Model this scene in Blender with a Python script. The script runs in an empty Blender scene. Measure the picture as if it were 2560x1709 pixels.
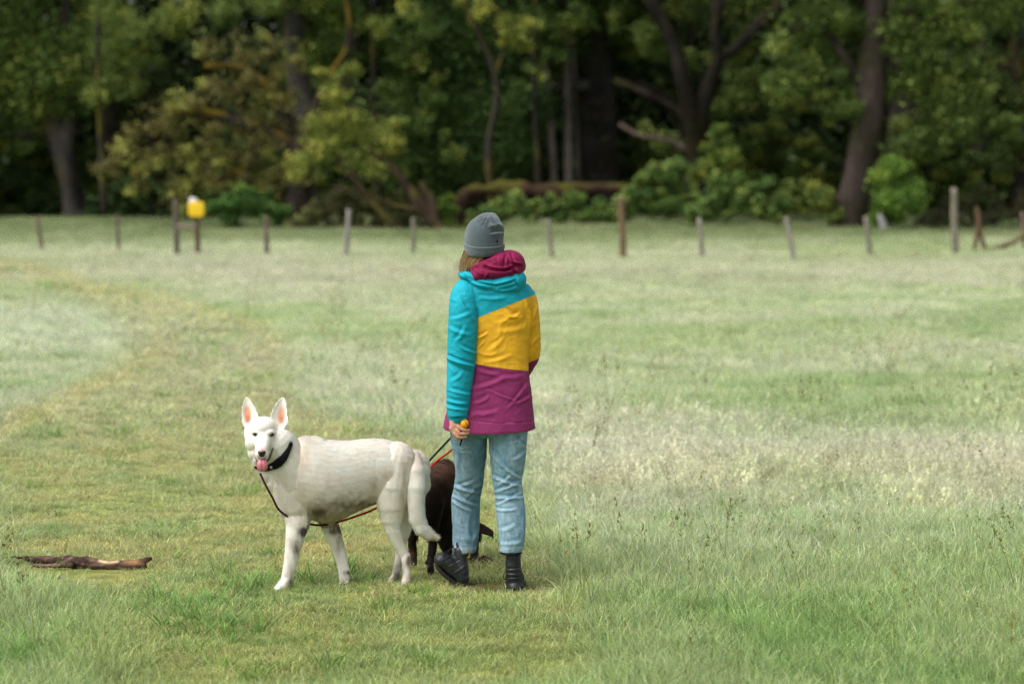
import bpy, bmesh, math, random
import numpy as np
from mathutils import Vector, Matrix
from mathutils.bvhtree import BVHTree
rng = np.random.default_rng(11)
random.seed(5)
SC = bpy.context.scene
COL = SC.collection
# ------------------------------------------------------------------ camera, world, sun, exposure
F = 85/36*2560.0
CH = 1.89
PITCH = math.atan((854.5-440)/F)
CA, SA = math.cos(PITCH), math.sin(PITCH)
cam_d = bpy.data.cameras.new('camera'); cam = bpy.data.objects.new('camera', cam_d); COL.objects.link(cam)
cam.location = (0, 0, CH); cam.rotation_euler = (math.pi/2-PITCH, 0, 0)
cam_d.lens = 85; cam_d.sensor_width = 36; cam_d.clip_end = 20000; cam_d.clip_start = 0.1
cam_d.dof.use_dof = True; cam_d.dof.focus_distance = 11.0; cam_d.dof.aperture_fstop = 2.2
SC.camera = cam
w = bpy.data.worlds.new('World'); SC.world = w; w.use_nodes = True
nt = w.node_tree; nt.nodes.clear()
sky = nt.nodes.new('ShaderNodeTexSky'); sky.sky_type = 'NISHITA'; sky.sun_disc = False
SUN_EL, SUN_AZ = math.radians(56), math.radians(-122)   # azimuth from +Y towards +X
sky.sun_elevation = SUN_EL; sky.sun_rotation = SUN_AZ
sky.air_density = 1.0; sky.dust_density = 4.0; sky.ozone_density = 1.0
hs = nt.nodes.new('ShaderNodeHueSaturation'); hs.inputs['Saturation'].default_value = 0.30
bg = nt.nodes.new('ShaderNodeBackground'); bg.inputs['Strength'].default_value = 0.13
wo = nt.nodes.new('ShaderNodeOutputWorld')
nt.links.new(sky.outputs[0], hs.inputs['Color']); nt.links.new(hs.outputs[0], bg.inputs[0]); nt.links.new(bg.outputs[0], wo.inputs[0])
sl = bpy.data.lights.new('sun', 'SUN'); sl.energy = 2.0; sl.angle = math.radians(55); sl.color = (1.0, 0.965, 0.91)
so = bpy.data.objects.new('sun', sl); COL.objects.link(so)
sd = Vector((math.sin(SUN_AZ)*math.cos(SUN_EL), math.cos(SUN_AZ)*math.cos(SUN_EL), math.sin(SUN_EL)))
so.rotation_euler = sd.to_track_quat('Z', 'Y').to_euler()
so.location = sd*50
SC.view_settings.view_transform = 'Standard'; SC.view_settings.look = 'None'
SC.view_settings.exposure = 0.55; SC.view_settings.gamma = 1
SC.render.engine = 'CYCLES'
SC.cycles.use_denoising = True; SC.cycles.denoising_prefilter = 'NONE'; SC.cycles.denoising_input_passes = 'RGB_ALBEDO_NORMAL'
SC.cycles.max_bounces = 5; SC.cycles.transparent_max_bounces = 8
# ------------------------------------------------------------------ maths helpers
def ray(u, v):
    x = (u-1280)/F; y = -(v-854.5)/F
    return np.array([x, CA+y*SA, -SA+y*CA])
def W(u, v, Y):
    d = ray(u, v); t = Y/d[1]
    return np.array([d[0]*t, Y, CH+d[2]*t])
def gz(x, y):
    x = np.asarray(x, float); y = np.asarray(y, float)
    far = np.clip((y-14)/12, 0, 1)
    z = far*(0.05*np.sin(x*0.31+y*0.17)+0.04*np.sin(y*0.43-x*0.11+1.3)+0.03*np.sin(x*0.73+2.1+y*0.05))
    return z + 0.011*np.clip(y-57, 0, 120)
def G(u, v):
    d = ray(u, v); t = 8.0
    for i in range(4000):
        p = np.array([d[0]*t, d[1]*t, CH+d[2]*t])
        if p[2] <= gz(p[0], p[1]): break
        t += 0.03
    return np.array([p[0], p[1], float(gz(p[0], p[1]))])
def proj(P):
    P = np.asarray(P, float)
    dz = P[..., 2]-CH
    f = P[..., 1]*CA - dz*SA
    up = P[..., 1]*SA + dz*CA
    return 1280+F*P[..., 0]/f, 854.5-F*up/f
def _h(i, j, k, s):
    n = (i*374761393 + j*668265263 + k*2147483647 + s*1274126177) & 0xffffffff
    n = ((n ^ (n >> 13))*1274126177) & 0xffffffff
    return ((n ^ (n >> 16)) & 0xffff)/65535.0
def noise(P, sc=1.0, seed=0):
    P = np.asarray(P, float)*sc
    I = np.floor(P).astype(np.int64); f = P-I; f = f*f*(3-2*f)
    r = 0
    for a in (0, 1):
        for b in (0, 1):
            for c in (0, 1):
                wgt = (f[..., 0] if a else 1-f[..., 0])*(f[..., 1] if b else 1-f[..., 1])*(f[..., 2] if c else 1-f[..., 2])
                r = r+wgt*_h(I[..., 0]+a, I[..., 1]+b, I[..., 2]+c, seed)
    return r*2-1
def fbm(P, sc=1.0, seed=0, o=3):
    r = 0; a = 1; t = 0
    for i in range(o):
        r = r+a*noise(P, sc*2.03**i, seed+i*7); t += a; a *= 0.5
    return r/t
def sstep(a, b, x):
    t = np.clip((x-a)/(b-a), 0, 1); return t*t*(3-2*t)
def lerp(a, b, t):
    t = np.asarray(t)[..., None] if np.ndim(t) else t
    return np.asarray(a)*(1-t)+np.asarray(b)*t
def inpoly(u, v, poly):
    c = np.zeros(np.shape(u), bool); n = len(poly)
    for i in range(n):
        x0, y0 = poly[i]; x1, y1 = poly[(i+1) % n]
        if y0 == y1: continue
        cond = ((y0 > v) != (y1 > v)) & (u < (x1-x0)*(v-y0)/(y1-y0)+x0)
        c ^= cond
    return c
def segdist(u, v, pts):
    d = np.full(np.shape(u), 1e9)
    for (x0, y0), (x1, y1) in zip(pts[:-1], pts[1:]):
        L = (x1-x0)**2+(y1-y0)**2+1e-9
        t = np.clip(((u-x0)*(x1-x0)+(v-y0)*(y1-y0))/L, 0, 1)
        d = np.minimum(d, np.hypot(u-x0-t*(x1-x0), v-y0-t*(y1-y0)))
    return d
# ------------------------------------------------------------------ mesh helpers
def npmesh(name, V, faces, smooth=True, cols=None):
    """faces: list of (k, m) int arrays, one per polygon size"""
    me = bpy.data.meshes.new(name)
    V = np.asarray(V, np.float32)
    me.vertices.add(len(V)); me.vertices.foreach_set('co', V.ravel())
    fl = [np.asarray(f, np.int32) for f in faces if len(f)]
    if fl:
        idx = np.concatenate([f.ravel() for f in fl]); sizes = np.concatenate([np.full(len(f), f.shape[1], np.int32) for f in fl])
        st = np.concatenate([[0], np.cumsum(sizes)[:-1]]).astype(np.int32)
        me.loops.add(len(idx)); me.loops.foreach_set('vertex_index', idx)
        me.polygons.add(len(sizes)); me.polygons.foreach_set('loop_start', st); me.polygons.foreach_set('loop_total', sizes)
        me.polygons.foreach_set('use_smooth', np.full(len(sizes), smooth))
    me.update(calc_edges=True)
    if cols is not None: setcol(me, cols)
    return me
def setcol(me, cols):
    a = me.color_attributes.get('Col') or me.color_attributes.new('Col', 'FLOAT_COLOR', 'POINT')
    c = np.ones((len(me.vertices), 4), np.float32); c[:, :3] = cols
    a.data.foreach_set('color', c.ravel())
def getV(me):
    a = np.empty(len(me.vertices)*3, np.float32); me.vertices.foreach_get('co', a); return a.reshape(-1, 3).astype(float)
def getN(me):
    a = np.empty(len(me.vertices)*3, np.float32)
    me.vertex_normals.foreach_get('vector', a); return a.reshape(-1, 3).astype(float)
def setV(me, V):
    me.vertices.foreach_set('co', np.asarray(V, np.float32).ravel()); me.update()
def link(name, me, mat, parent=None, label=None):
    o = bpy.data.objects.new(name, me); COL.objects.link(o)
    if mat and me: me.materials.clear(); me.materials.append(mat)
    if parent is not None:
        o.parent = parent
        r = parent
        while r.parent: r = r.parent
        off = Vector(r.location)
        if me: me.transform(Matrix.Translation(-off))
    if label: o['label'] = label
    return o
def recentre(o, loc):
    o.data.transform(Matrix.Translation(-Vector(loc))); o.location = loc
def tag(o, label, cat, group=None, kind=None):
    if label: o['label'] = label
    if cat: o['category'] = cat
    if group: o['group'] = group
    if kind: o['kind'] = kind
    return o
def thing(name, label, cat, loc, group=None):
    o = bpy.data.objects.new(name, None); COL.objects.link(o); o.location = tuple(float(c) for c in loc)
    return tag(o, label, cat, group)
class B:
    """collects closed solids, to be fused by voxel remeshing"""
    def __init__(s): s.V = []; s.F4 = []; s.F3 = []; s.n = 0
    def grid(s, R, cap=True):
        R = np.asarray(R); m, k = R.shape[:2]; n = s.n
        s.V.append(R.reshape(-1, 3))
        i = np.arange(m-1)[:, None]; j = np.arange(k)[None, :]; j2 = (j+1) % k
        s.F4.append(np.stack([n+i*k+j, n+i*k+j2, n+(i+1)*k+j2, n+(i+1)*k+j], -1).reshape(-1, 4))
        s.n += m*k
        if cap:
            for row, fl in ((0, 1), (m-1, 0)):
                c = R[row].mean(0); s.V.append(c[None]); ci = s.n; s.n += 1
                jj = np.arange(k); a = n+row*k+jj; b = n+row*k+(jj+1) % k
                s.F3.append(np.stack([np.full(k, ci), b, a] if fl else [np.full(k, ci), a, b], -1))
        return s
    def ell(s, c, r, rot=None, k=20, m=12):
        if np.ndim(r) == 0: r = (r, r, r)
        ph = np.linspace(0.04, math.pi-0.04, m)[:, None]; th = (np.arange(k)*2*math.pi/k)[None, :]
        P = np.stack([np.sin(ph)*np.cos(th), np.sin(ph)*np.sin(th), np.cos(ph)+0*th], -1)*np.array(r)
        if rot is not None: P = P @ np.array(rot.to_3x3()).T
        s.grid(P[::-1]+np.array(c)); return s
    def cap(s, p0, r0, p1, r1, ky=1.0, k=18):
        p0 = np.array(p0, float); p1 = np.array(p1, float); d = p1-p0; L = np.linalg.norm(d)+1e-9; d /= L
        a = np.cross(d, [0, 1, 0]);
        if np.linalg.norm(a) < .1: a = np.cross(d, [1, 0, 0])
        a /= np.linalg.norm(a); b = np.cross(d, a)
        rows = []
        for t in np.linspace(-math.pi/2+.08, 0, 6): rows.append((p0+d*r0*math.sin(t), r0*math.cos(t)))
        for t in np.linspace(0, math.pi/2-.08, 6): rows.append((p1+d*r1*math.sin(t), r1*math.cos(t)))
        th = np.arange(k)*2*math.pi/k
        R = []
        for c, r in rows:
            ring = np.cos(th)[:, None]*a*r+np.sin(th)[:, None]*b*r
            ring[:, 1] *= ky
            R.append(c+ring)
        s.grid(R); return s
    def chain(s, pts, ky=1.0):
        for (p, r), (q, t) in zip(pts[:-1], pts[1:]): s.cap(p, r, q, t, ky)
        return s
    def mesh(s, name): return npmesh(name, np.concatenate(s.V), [np.concatenate(s.F4)]+([np.concatenate(s.F3)] if s.F3 else []))
    def fuse(s, name, vox, sm=4):
        me = s.mesh(name+'_src'); o = bpy.data.objects.new('tmp', me); COL.objects.link(o)
        r = o.modifiers.new('r', 'REMESH'); r.mode = 'VOXEL'; r.voxel_size = vox; r.use_smooth_shade = True
        if sm: m = o.modifiers.new('s', 'SMOOTH'); m.iterations = sm; m.factor = 0.5
        dg = bpy.context.evaluated_depsgraph_get(); e = o.evaluated_get(dg)
        out = bpy.data.meshes.new_from_object(e); out.name = name
        bpy.data.objects.remove(o); bpy.data.meshes.remove(me)
        out.polygons.foreach_set('use_smooth', np.ones(len(out.polygons), bool))
        return out
def cr(pts, n):
    """Catmull-Rom resampling of rows"""
    P = np.asarray(pts, float); P = np.vstack([2*P[0]-P[1], P, 2*P[-1]-P[-2]]); m = len(P)-3
    out = []
    for t in np.linspace(0, m-1e-6, n):
        i = int(t); f = t-i; a, b, c, d = P[i:i+4]
        out.append(0.5*((2*b)+(c-a)*f+(2*a-5*b+4*c-d)*f*f+(3*b-a-3*c+d)*f**3))
    return np.array(out)
def tube_rings(pts, n=40, k=16, ky=1.0):
    """pts rows (x,y,z,r)"""
    Q = cr(pts, n); C = Q[:, :3]; r = np.maximum(Q[:, 3], 1e-4)
    T = np.gradient(C, axis=0); T /= np.linalg.norm(T, axis=1)[:, None]+1e-9
    up = np.array([0, 1, 0.]) if abs(T[0] @ np.array([0, 1, 0.])) < .8 else np.array([1, 0, 0.])
    R = []; th = np.arange(k)*2*math.pi/k
    a = np.cross(T[0], up)
    for i in range(n):
        a = a-T[i]*(a @ T[i]); a /= np.linalg.norm(a); b = np.cross(T[i], a)
        ring = (np.cos(th)[:, None]*a+np.sin(th)[:, None]*b)*r[i]
        if ky != 1: ring[:, 1] *= ky
        R.append(C[i]+ring)
    return np.array(R)
def tube(name, pts, n=40, k=10, ky=1.0):
    b = B(); b.grid(tube_rings(pts, n, k, ky)); return b.mesh(name)
# ------------------------------------------------------------------ materials
def mat(name, rough=0.8, attr=True, col=(.5, .5, .5), nscale=0, namt=0.0, bump=0, bscale=50, trans=0, spec=0.3, sheen=0, stretch=(1, 1, 1), sss=0):
    m = bpy.data.materials.new(name); m.use_nodes = True; t = m.node_tree; n = t.nodes; L = t.links
    p = n['Principled BSDF']; p.inputs['Roughness'].default_value = rough
    p.inputs['Specular IOR Level'].default_value = spec
    if sheen: p.inputs['Sheen Weight'].default_value = sheen
    if sss: p.inputs['Subsurface Weight'].default_value = sss; p.inputs['Subsurface Radius'].default_value = (.01, .005, .003); p.inputs['Subsurface Scale'].default_value = 1
    tc = n.new('ShaderNodeTexCoord'); mp = n.new('ShaderNodeMapping'); mp.inputs['Scale'].default_value = stretch
    L.new(tc.outputs['Object'], mp.inputs['Vector'])
    if attr:
        a = n.new('ShaderNodeAttribute'); a.attribute_name = 'Col'; src = a.outputs['Color']
    else:
        a = n.new('ShaderNodeRGB'); a.outputs[0].default_value = (*col, 1); src = a.outputs[0]
    if namt:
        tx = n.new('ShaderNodeTexNoise'); tx.inputs['Scale'].default_value = nscale; tx.inputs['Detail'].default_value = 4
        L.new(mp.outputs[0], tx.inputs['Vector'])
        mr = n.new('ShaderNodeMapRange'); mr.inputs['From Min'].default_value = .3; mr.inputs['From Max'].default_value = .7
        mr.inputs['To Min'].default_value = 1-namt; mr.inputs['To Max'].default_value = 1+namt
        L.new(tx.outputs['Fac'], mr.inputs['Value'])
        vm = n.new('ShaderNodeVectorMath'); vm.operation = 'SCALE'; L.new(src, vm.inputs[0]); L.new(mr.outputs[0], vm.inputs['Scale'])
        src = vm.outputs[0]
    L.new(src, p.inputs['Base Color'])
    if bump:
        tb = n.new('ShaderNodeTexNoise'); tb.inputs['Scale'].default_value = bscale; tb.inputs['Detail'].default_value = 3
        L.new(mp.outputs[0], tb.inputs['Vector'])
        bp = n.new('ShaderNodeBump'); bp.inputs['Strength'].default_value = min(1, bump); bp.inputs['Distance'].default_value = 0.01
        L.new(tb.outputs['Fac'], bp.inputs['Height']); L.new(bp.outputs[0], p.inputs['Normal'])
    if trans:
        tr = n.new('ShaderNodeBsdfTranslucent'); L.new(src, tr.inputs['Color'])
        mx = n.new('ShaderNodeMixShader'); mx.inputs[0].default_value = trans
        L.new(p.outputs[0], mx.inputs[1]); L.new(tr.outputs[0], mx.inputs[2])
        L.new(mx.outputs[0], n['Material Output'].inputs['Surface'])
    return m
M_ground = mat('ground_soil', .95, nscale=9, namt=.35, bump=.6, bscale=30, spec=.1)
M_fur = mat('fur', .75, trans=.12, spec=.15, sheen=.1)
M_skin = mat('skin', .5, attr=True, bump=.15, bscale=120, sss=.1, spec=.35)
M_shell = mat('jacket_shell', .66, bump=.22, bscale=330, nscale=24, namt=.09, spec=.16)
M_denim = mat('denim', .9, bump=.4, bscale=420, nscale=75, namt=.20, spec=.1, stretch=(1, 1, .35))
M_knit = mat('knit_wool', .95, bump=.5, bscale=330, nscale=260, namt=.22, spec=.05, sheen=.4)
M_leather = mat('boot_leather', .42, bump=.3, bscale=90, nscale=40, namt=.2, spec=.45)
M_hair = mat('hair', .5, spec=.4, trans=.1)
M_bark = mat('bark', .95, nscale=6, namt=.35, bump=1, bscale=5, spec=.05, stretch=(2, 2, .5))
M_wood = mat('weathered_wood', .9, nscale=14, namt=.3, bump=.6, bscale=25, spec=.1, stretch=(1, 1, .25))
M_leaf = mat('leaves', .6, trans=.35, spec=.2)
M_rope = mat('rope', .7, bump=.5, bscale=500, spec=.2)
M_gloss = mat('gloss', .25, spec=.5)
M_wet = mat('wet_flesh', .3, bump=.1, bscale=200, spec=.5, sss=.1)
M_rubber = mat('rubber', .7, bump=.2, bscale=120, spec=.2)
M_metal = mat('metal', .35, spec=.5); M_metal.node_tree.nodes['Principled BSDF'].inputs['Metallic'].default_value = .9
# grass material: blade colour x tint of its tuft
def grass_mat():
    m = bpy.data.materials.new('grass_blades'); m.use_nodes = True; t = m.node_tree; n = t.nodes; L = t.links
    p = n['Principled BSDF']; p.inputs['Roughness'].default_value = .5; p.inputs['Specular IOR Level'].default_value = .35
    a = n.new('ShaderNodeAttribute'); a.attribute_name = 'Col'
    i = n.new('ShaderNodeAttribute'); i.attribute_name = 'tint'; i.attribute_type = 'INSTANCER'
    mu = n.new('ShaderNodeVectorMath'); mu.operation = 'MULTIPLY'
    L.new(a.outputs['Color'], mu.inputs[0]); L.new(i.outputs['Color'], mu.inputs[1])
    L.new(mu.outputs[0], p.inputs['Base Color'])
    tr = n.new('ShaderNodeBsdfTranslucent'); L.new(mu.outputs[0], tr.inputs['Color'])
    mx = n.new('ShaderNodeMixShader'); mx.inputs[0].default_value = .42
    L.new(p.outputs[0], mx.inputs[1]); L.new(tr.outputs[0], mx.inputs[2]); L.new(mx.outputs[0], n['Material Output'].inputs['Surface'])
    return m
M_grass = grass_mat()
# ------------------------------------------------------------------ the field: what grows where
SHORT = [(255, 1760), (1530, 1760), (1480, 1560), (1400, 1450), (1345, 1380), (1330, 1300), (1200, 1150), (1000, 1080), (800, 1040), (705, 990), (690, 890), (640, 815), (460, 775), (300, 735), (130, 678), (-60, 640),
         (-60, 700), (100, 720), (260, 780), (330, 850), (300, 930), (150, 1000), (-60, 1090), (-60, 1430), (120, 1480), (250, 1580)]
RUTS = [[(-20, 1085), (170, 1000), (330, 930), (400, 870), (380, 800), (250, 735), (100, 685), (-20, 655)],
        [(700, 1040), (690, 960), (700, 900), (650, 830), (450, 770), (300, 725)]]
def field(P):
    """returns short(0..1), colour (n,3), yellow mask"""
    n1 = fbm(P, .9, 3); n2 = fbm(P, 3.2, 9); n3 = fbm(P, .28, 21); n4 = fbm(P, 9, 31, 2)
    u, v = proj(P)
    sc = np.clip((v-440)/1000, .12, 1.3)
    uu = u+n1*70*sc+n2*35*sc; vv = v+n2*20*sc
    acc = 0
    for du, dv in ((0, 0), (60, 0), (-60, 0), (0, 25), (0, -25), (110, 12), (-110, -12), (110, -12), (-110, 12)): acc = acc+inpoly(uu+du*sc, vv+dv*sc, SHORT).astype(float)
    short = acc/9
    rut = np.zeros(len(P))
    for r in RUTS: rut = np.maximum(rut, np.exp(-(segdist(u, v*1.0, r)/(26*sc+5))**2))
    rut *= .65+.5*n2
    d = P[:, 1]
    c_short = lerp((.66, .74, .28), (.46, .62, .22), sstep(-.4, .5, n2))
    yel = sstep(.05, .5, n1+.5*n4)*short
    c_short = lerp(c_short, (.74, .67, .24), yel*.45)
    c_mead = lerp((.60, .70, .34), (.76, .79, .50), sstep(-.4, .4, n3+.4*n2))
    c_mead = lerp(c_mead, (.34, .52, .16), sstep(.1, .6, n1+.3*n4)*.55)
    # silver, seedy belt to the right and the far belt before the fence
    belt = np.exp(-((v-(1165+30*n1))/75)**2)*sstep(1250, 1450, u)
    c_mead = lerp(c_mead, (.84, .86, .66), belt*(.40+.4*n1))
    nearg = sstep(1250, 1450, v)
    c_mead = lerp(c_mead, lerp((.58, .68, .32), (.40, .58, .19), sstep(-.1, .5, n1)), nearg*.8)
    farb = np.exp(-((v-680)/42)**2)
    c_mead = lerp(c_mead, (.74, .70, .50), farb*.75*(.7+.5*n1))
    midl = np.exp(-((v-820)/70)**2)*sstep(560, 200, u)
    c_mead = lerp(c_mead, (.74, .79, .52), np.clip(midl*.8, 0, 1))
    c_short = lerp(c_short, lerp(c_mead, (.62, .72, .34), .6), sstep(1300, 850, v)*.85)
    c = lerp(c_mead, c_short, short)
    c = lerp(c, lerp(c_mead, c_short, .5), sstep(700, 500, np.hypot(v-1400, 0)*0+v-300)*short*.3)
    c = lerp(c, (.76, .76, .27), np.clip(rut*1.0, 0, 1)*sstep(300, 760, v)*.75)
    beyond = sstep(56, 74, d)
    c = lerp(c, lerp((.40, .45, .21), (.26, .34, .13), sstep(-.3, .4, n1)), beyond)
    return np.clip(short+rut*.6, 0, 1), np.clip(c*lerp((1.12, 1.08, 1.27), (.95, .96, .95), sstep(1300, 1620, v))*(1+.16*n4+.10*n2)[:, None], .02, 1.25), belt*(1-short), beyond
# ground sheet, finer towards the camera, on to the horizon
ys = np.concatenate([np.linspace(-30, 7, 12), np.geomspace(7.5, 90, 260), np.geomspace(92, 6000, 40)])
us = np.concatenate([-np.geomspace(4, .62, 14), np.linspace(-.6, .6, 200), np.geomspace(.62, 4, 14)])
YY = ys[:, None]+0*us[None]; XX = us[None]*np.maximum(np.abs(YY), 14)*.5
P = np.stack([XX, YY, gz(XX, YY)], -1).reshape(-1, 3)
FP = P.copy(); FP[:, 1] = np.maximum(FP[:, 1], 7.0)
sh, gc, bl, by = field(FP)
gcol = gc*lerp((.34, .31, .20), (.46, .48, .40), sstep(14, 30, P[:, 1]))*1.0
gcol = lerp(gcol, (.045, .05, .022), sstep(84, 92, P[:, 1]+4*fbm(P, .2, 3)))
MUD = [(1235, 1470, 60, 16), (1215, 1405, 60, 14), (1170, 1463, 30, 10), (865, 1462, 26, 8), (1410, 1562, 50, 8), (1400, 1615, 40, 7), (1330, 1476, 30, 8)]
uP, vP = proj(FP)
for mu_, mv_, ra, rb in MUD:
    k_ = np.exp(-(((uP-mu_)/ra)**2+((vP-mv_)/rb)**2)*1.2)
    gcol = lerp(gcol, (.055, .035, .02), np.clip(k_*1.1, 0, 1))
k = len(us); i = np.arange(len(ys)-1)[:, None]; j = np.arange(k-1)[None]
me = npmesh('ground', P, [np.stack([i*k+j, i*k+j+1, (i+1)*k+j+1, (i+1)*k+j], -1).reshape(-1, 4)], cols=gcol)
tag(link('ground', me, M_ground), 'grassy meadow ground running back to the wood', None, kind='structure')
# tufts that are scattered over it
def blades(n, rad, hmin, hmax, wd, lean, curl, colf, seg=3, seed=0, heads=0):
    r = np.random.default_rng(seed); V = []; C = []; Q = []; T = []; nv = 0
    for b_ in range(n):
        a = r.uniform(0, 6.283); rr = rad*math.sqrt(r.uniform()); base = np.array([rr*math.cos(a), rr*math.sin(a), -.004])
        h = r.uniform(hmin, hmax); da = a+r.normal()*1.2; ln = abs(r.normal())*lean; d = np.array([math.cos(da), math.sin(da), 0.])
        s = np.array([-d[1], d[0], 0.]); fa = r.uniform(0, 3.14); s = s*math.cos(fa)+d*math.sin(fa); wdt = wd*r.uniform(.6, 1.3); cu = curl*r.uniform(.3, 1.6)
        c0 = colf(r)
        rows = []
        for i_ in range(seg+1):
            t = i_/seg
            p = base+np.array([0, 0, 1.])*h*(t-cu*.5*t*t*t)+d*h*(ln*t+cu*t*t)
            w_ = wdt*(1-t)**.7 if i_ < seg else 0
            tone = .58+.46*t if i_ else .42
            if i_ < seg:
                V += [p-s*w_, p+s*w_]; C += [c0*tone, c0*tone]
            else: V += [p]; C += [c0*1.05]
        for i_ in range(seg-1): Q.append([nv+2*i_, nv+2*i_+1, nv+2*i_+3, nv+2*i_+2])
        T.append([nv+2*seg-2, nv+2*seg-1, nv+2*seg]); nv += 2*seg+1
        if b_ < heads:
            hc = np.array([1.0, 1.0, .98]) if heads > 4 else np.array([.50, .42, .26]); hc = hc*r.uniform(.5, 1.15); tip = V[-1]
            for q in range(16):
                t = r.uniform(0, 1); c = tip-np.array([d[0]*.3, d[1]*.3, 1])*t*h*.28; o = r.normal(size=3)*h*(.022 if heads > 4 else .007)*(1+t); o[2] = abs(o[2])
                e = r.normal(size=3)*.0022; l_ = np.array([0, 0, .010])+r.normal(size=3)*.004
                V += [c+o-e, c+o+e, c+o+l_]; C += [hc, hc, hc*1.1]; T.append([nv, nv+1, nv+2]); nv += 3
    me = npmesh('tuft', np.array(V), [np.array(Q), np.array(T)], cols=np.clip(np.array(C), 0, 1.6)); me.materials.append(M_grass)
    return bpy.data.objects.new('tuft', me)
def cshort(r): return np.array([1, 1, 1.])*(r.uniform(.40, 1.25) if r.uniform() < .9 else 1.8)*np.array([r.uniform(.9, 1.25), 1, r.uniform(.8, 1.3)])
def cmead(r):
    if r.uniform() < .12: return np.array([1.3, 1.2, 1.4])*r.uniform(1., 1.3)
    return np.array([1, 1, 1.])*r.uniform(.35, 1.25)*np.array([r.uniform(.75, 1.1), 1, r.uniform(.6, 1.2)])
def cgreen(r): return np.array([.42, .66, .30])*r.uniform(.55, 1.2)
def cseed(r): return np.array([1.05, .95, .85])*r.uniform(.6, 1.15)
lib = bpy.data.collections.new('tuft_library')
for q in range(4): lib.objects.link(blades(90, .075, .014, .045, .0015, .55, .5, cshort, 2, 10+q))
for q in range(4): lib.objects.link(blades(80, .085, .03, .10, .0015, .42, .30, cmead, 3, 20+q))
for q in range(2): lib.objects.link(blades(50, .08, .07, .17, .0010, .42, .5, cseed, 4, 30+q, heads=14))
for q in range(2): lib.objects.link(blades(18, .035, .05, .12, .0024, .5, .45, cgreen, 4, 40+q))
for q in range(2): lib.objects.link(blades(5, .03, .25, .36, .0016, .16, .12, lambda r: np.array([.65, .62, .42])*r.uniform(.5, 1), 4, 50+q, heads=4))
for q, o_ in enumerate(lib.objects): o_.name = 'tuft_%02d' % q
def sample(y0, y1, rho, margin=1.18):
    A = (y1**2-y0**2)*.5*(2560/F)*margin; n = int(A*rho)
    y = np.sqrt(rng.uniform(y0**2, y1**2, n)); x = rng.uniform(-.5, .5, n)*y*(2560/F)*margin
    return np.stack([x, y, gz(x, y)], -1)
bands = [(8.0, 10.2, 420, 1.0), (10.2, 13, 360, 1.05), (13, 17, 230, 1.25), (17, 24, 110, 1.7), (24, 36, 48, 2.4), (36, 58, 22, 3.2), (58, 96, 9, 4.0)]
PP, SS, II, CC, RR = [], [], [], [], []
for y0, y1, rho, sc_ in bands:
    P = sample(y0, y1, rho); sh, c, bl, by = field(P)
    u_, v_ = proj(P); mud = np.zeros(len(P))
    for mu_, mv_, ra, rb in MUD: mud = np.maximum(mud, np.exp(-(((u_-mu_)/ra)**2+((v_-mv_)/rb)**2)*1.2))
    n = len(P); r = rng.uniform(size=n)
    sh_h = np.clip(sh+.15*rng.normal(size=n), 0, 1) > .5
    idx = np.where(sh_h, rng.integers(0, 4, n), rng.integers(4, 8, n))
    idx = np.where(~sh_h & (r < .004+.40*bl), rng.integers(8, 10, n), idx)
    gp = sstep(.25, .6, fbm(P, 1.7, 77))
    idx = np.where((r > 1-(.012+.13*gp)*(1-.8*bl)), rng.integers(10, 12, n), idx)
    idx = np.where(~sh_h & (r > .60) & (r < .604), rng.integers(12, 14, n), idx)
    s = sc_*rng.uniform(.75, 1.3, n)*np.where(sh_h, (.85+.4*fbm(P, 2.2, 5))*(1+.6*sstep(1250, 850, v_)), 1-.25*sstep(1100, 800, v_))*(1+.25*fbm(P, .8, 15))
    nearc = sstep(1380, 1709, v_)*(~sh_h)
    s = s*(1+.05*nearc)
    # far tufts grow wider, not taller
    sz = s/np.maximum(1, sc_)**.75
    sz = np.where((idx >= 12), np.minimum(sz, 1.3), sz)
    keep = mud*1.25 < rng.uniform(.15, .8, n)
    lg = np.exp(-(((u_-200)/200)**2+((v_-1432)/30)**2)**2); keep &= ~((lg > .3) & ((idx > 3) | (rng.uniform(size=n) < .0))); s = s*(1-.4*lg); sz = sz*(1-.58*lg)
    ft = np.maximum(np.exp(-(((u_-1290)/60)**2+((v_-1488)/22)**2)), np.exp(-(((u_-1150)/90)**2+((v_-1478)/20)**2)))
    for pu, pv in ((700, 1480), (855, 1485), (1010, 1465), (1075, 1448), (1215, 1410)): ft = np.maximum(ft, np.exp(-(((u_-pu)/45)**2+((v_-pv)/18)**2)))
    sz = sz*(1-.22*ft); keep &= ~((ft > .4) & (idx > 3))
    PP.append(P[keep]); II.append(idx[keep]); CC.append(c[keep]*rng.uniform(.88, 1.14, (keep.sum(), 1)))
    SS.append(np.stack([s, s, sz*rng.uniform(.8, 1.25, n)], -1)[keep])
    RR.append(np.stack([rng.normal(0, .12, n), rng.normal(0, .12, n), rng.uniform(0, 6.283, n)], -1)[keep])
EX = []
re_ = np.random.default_rng(8)
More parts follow.
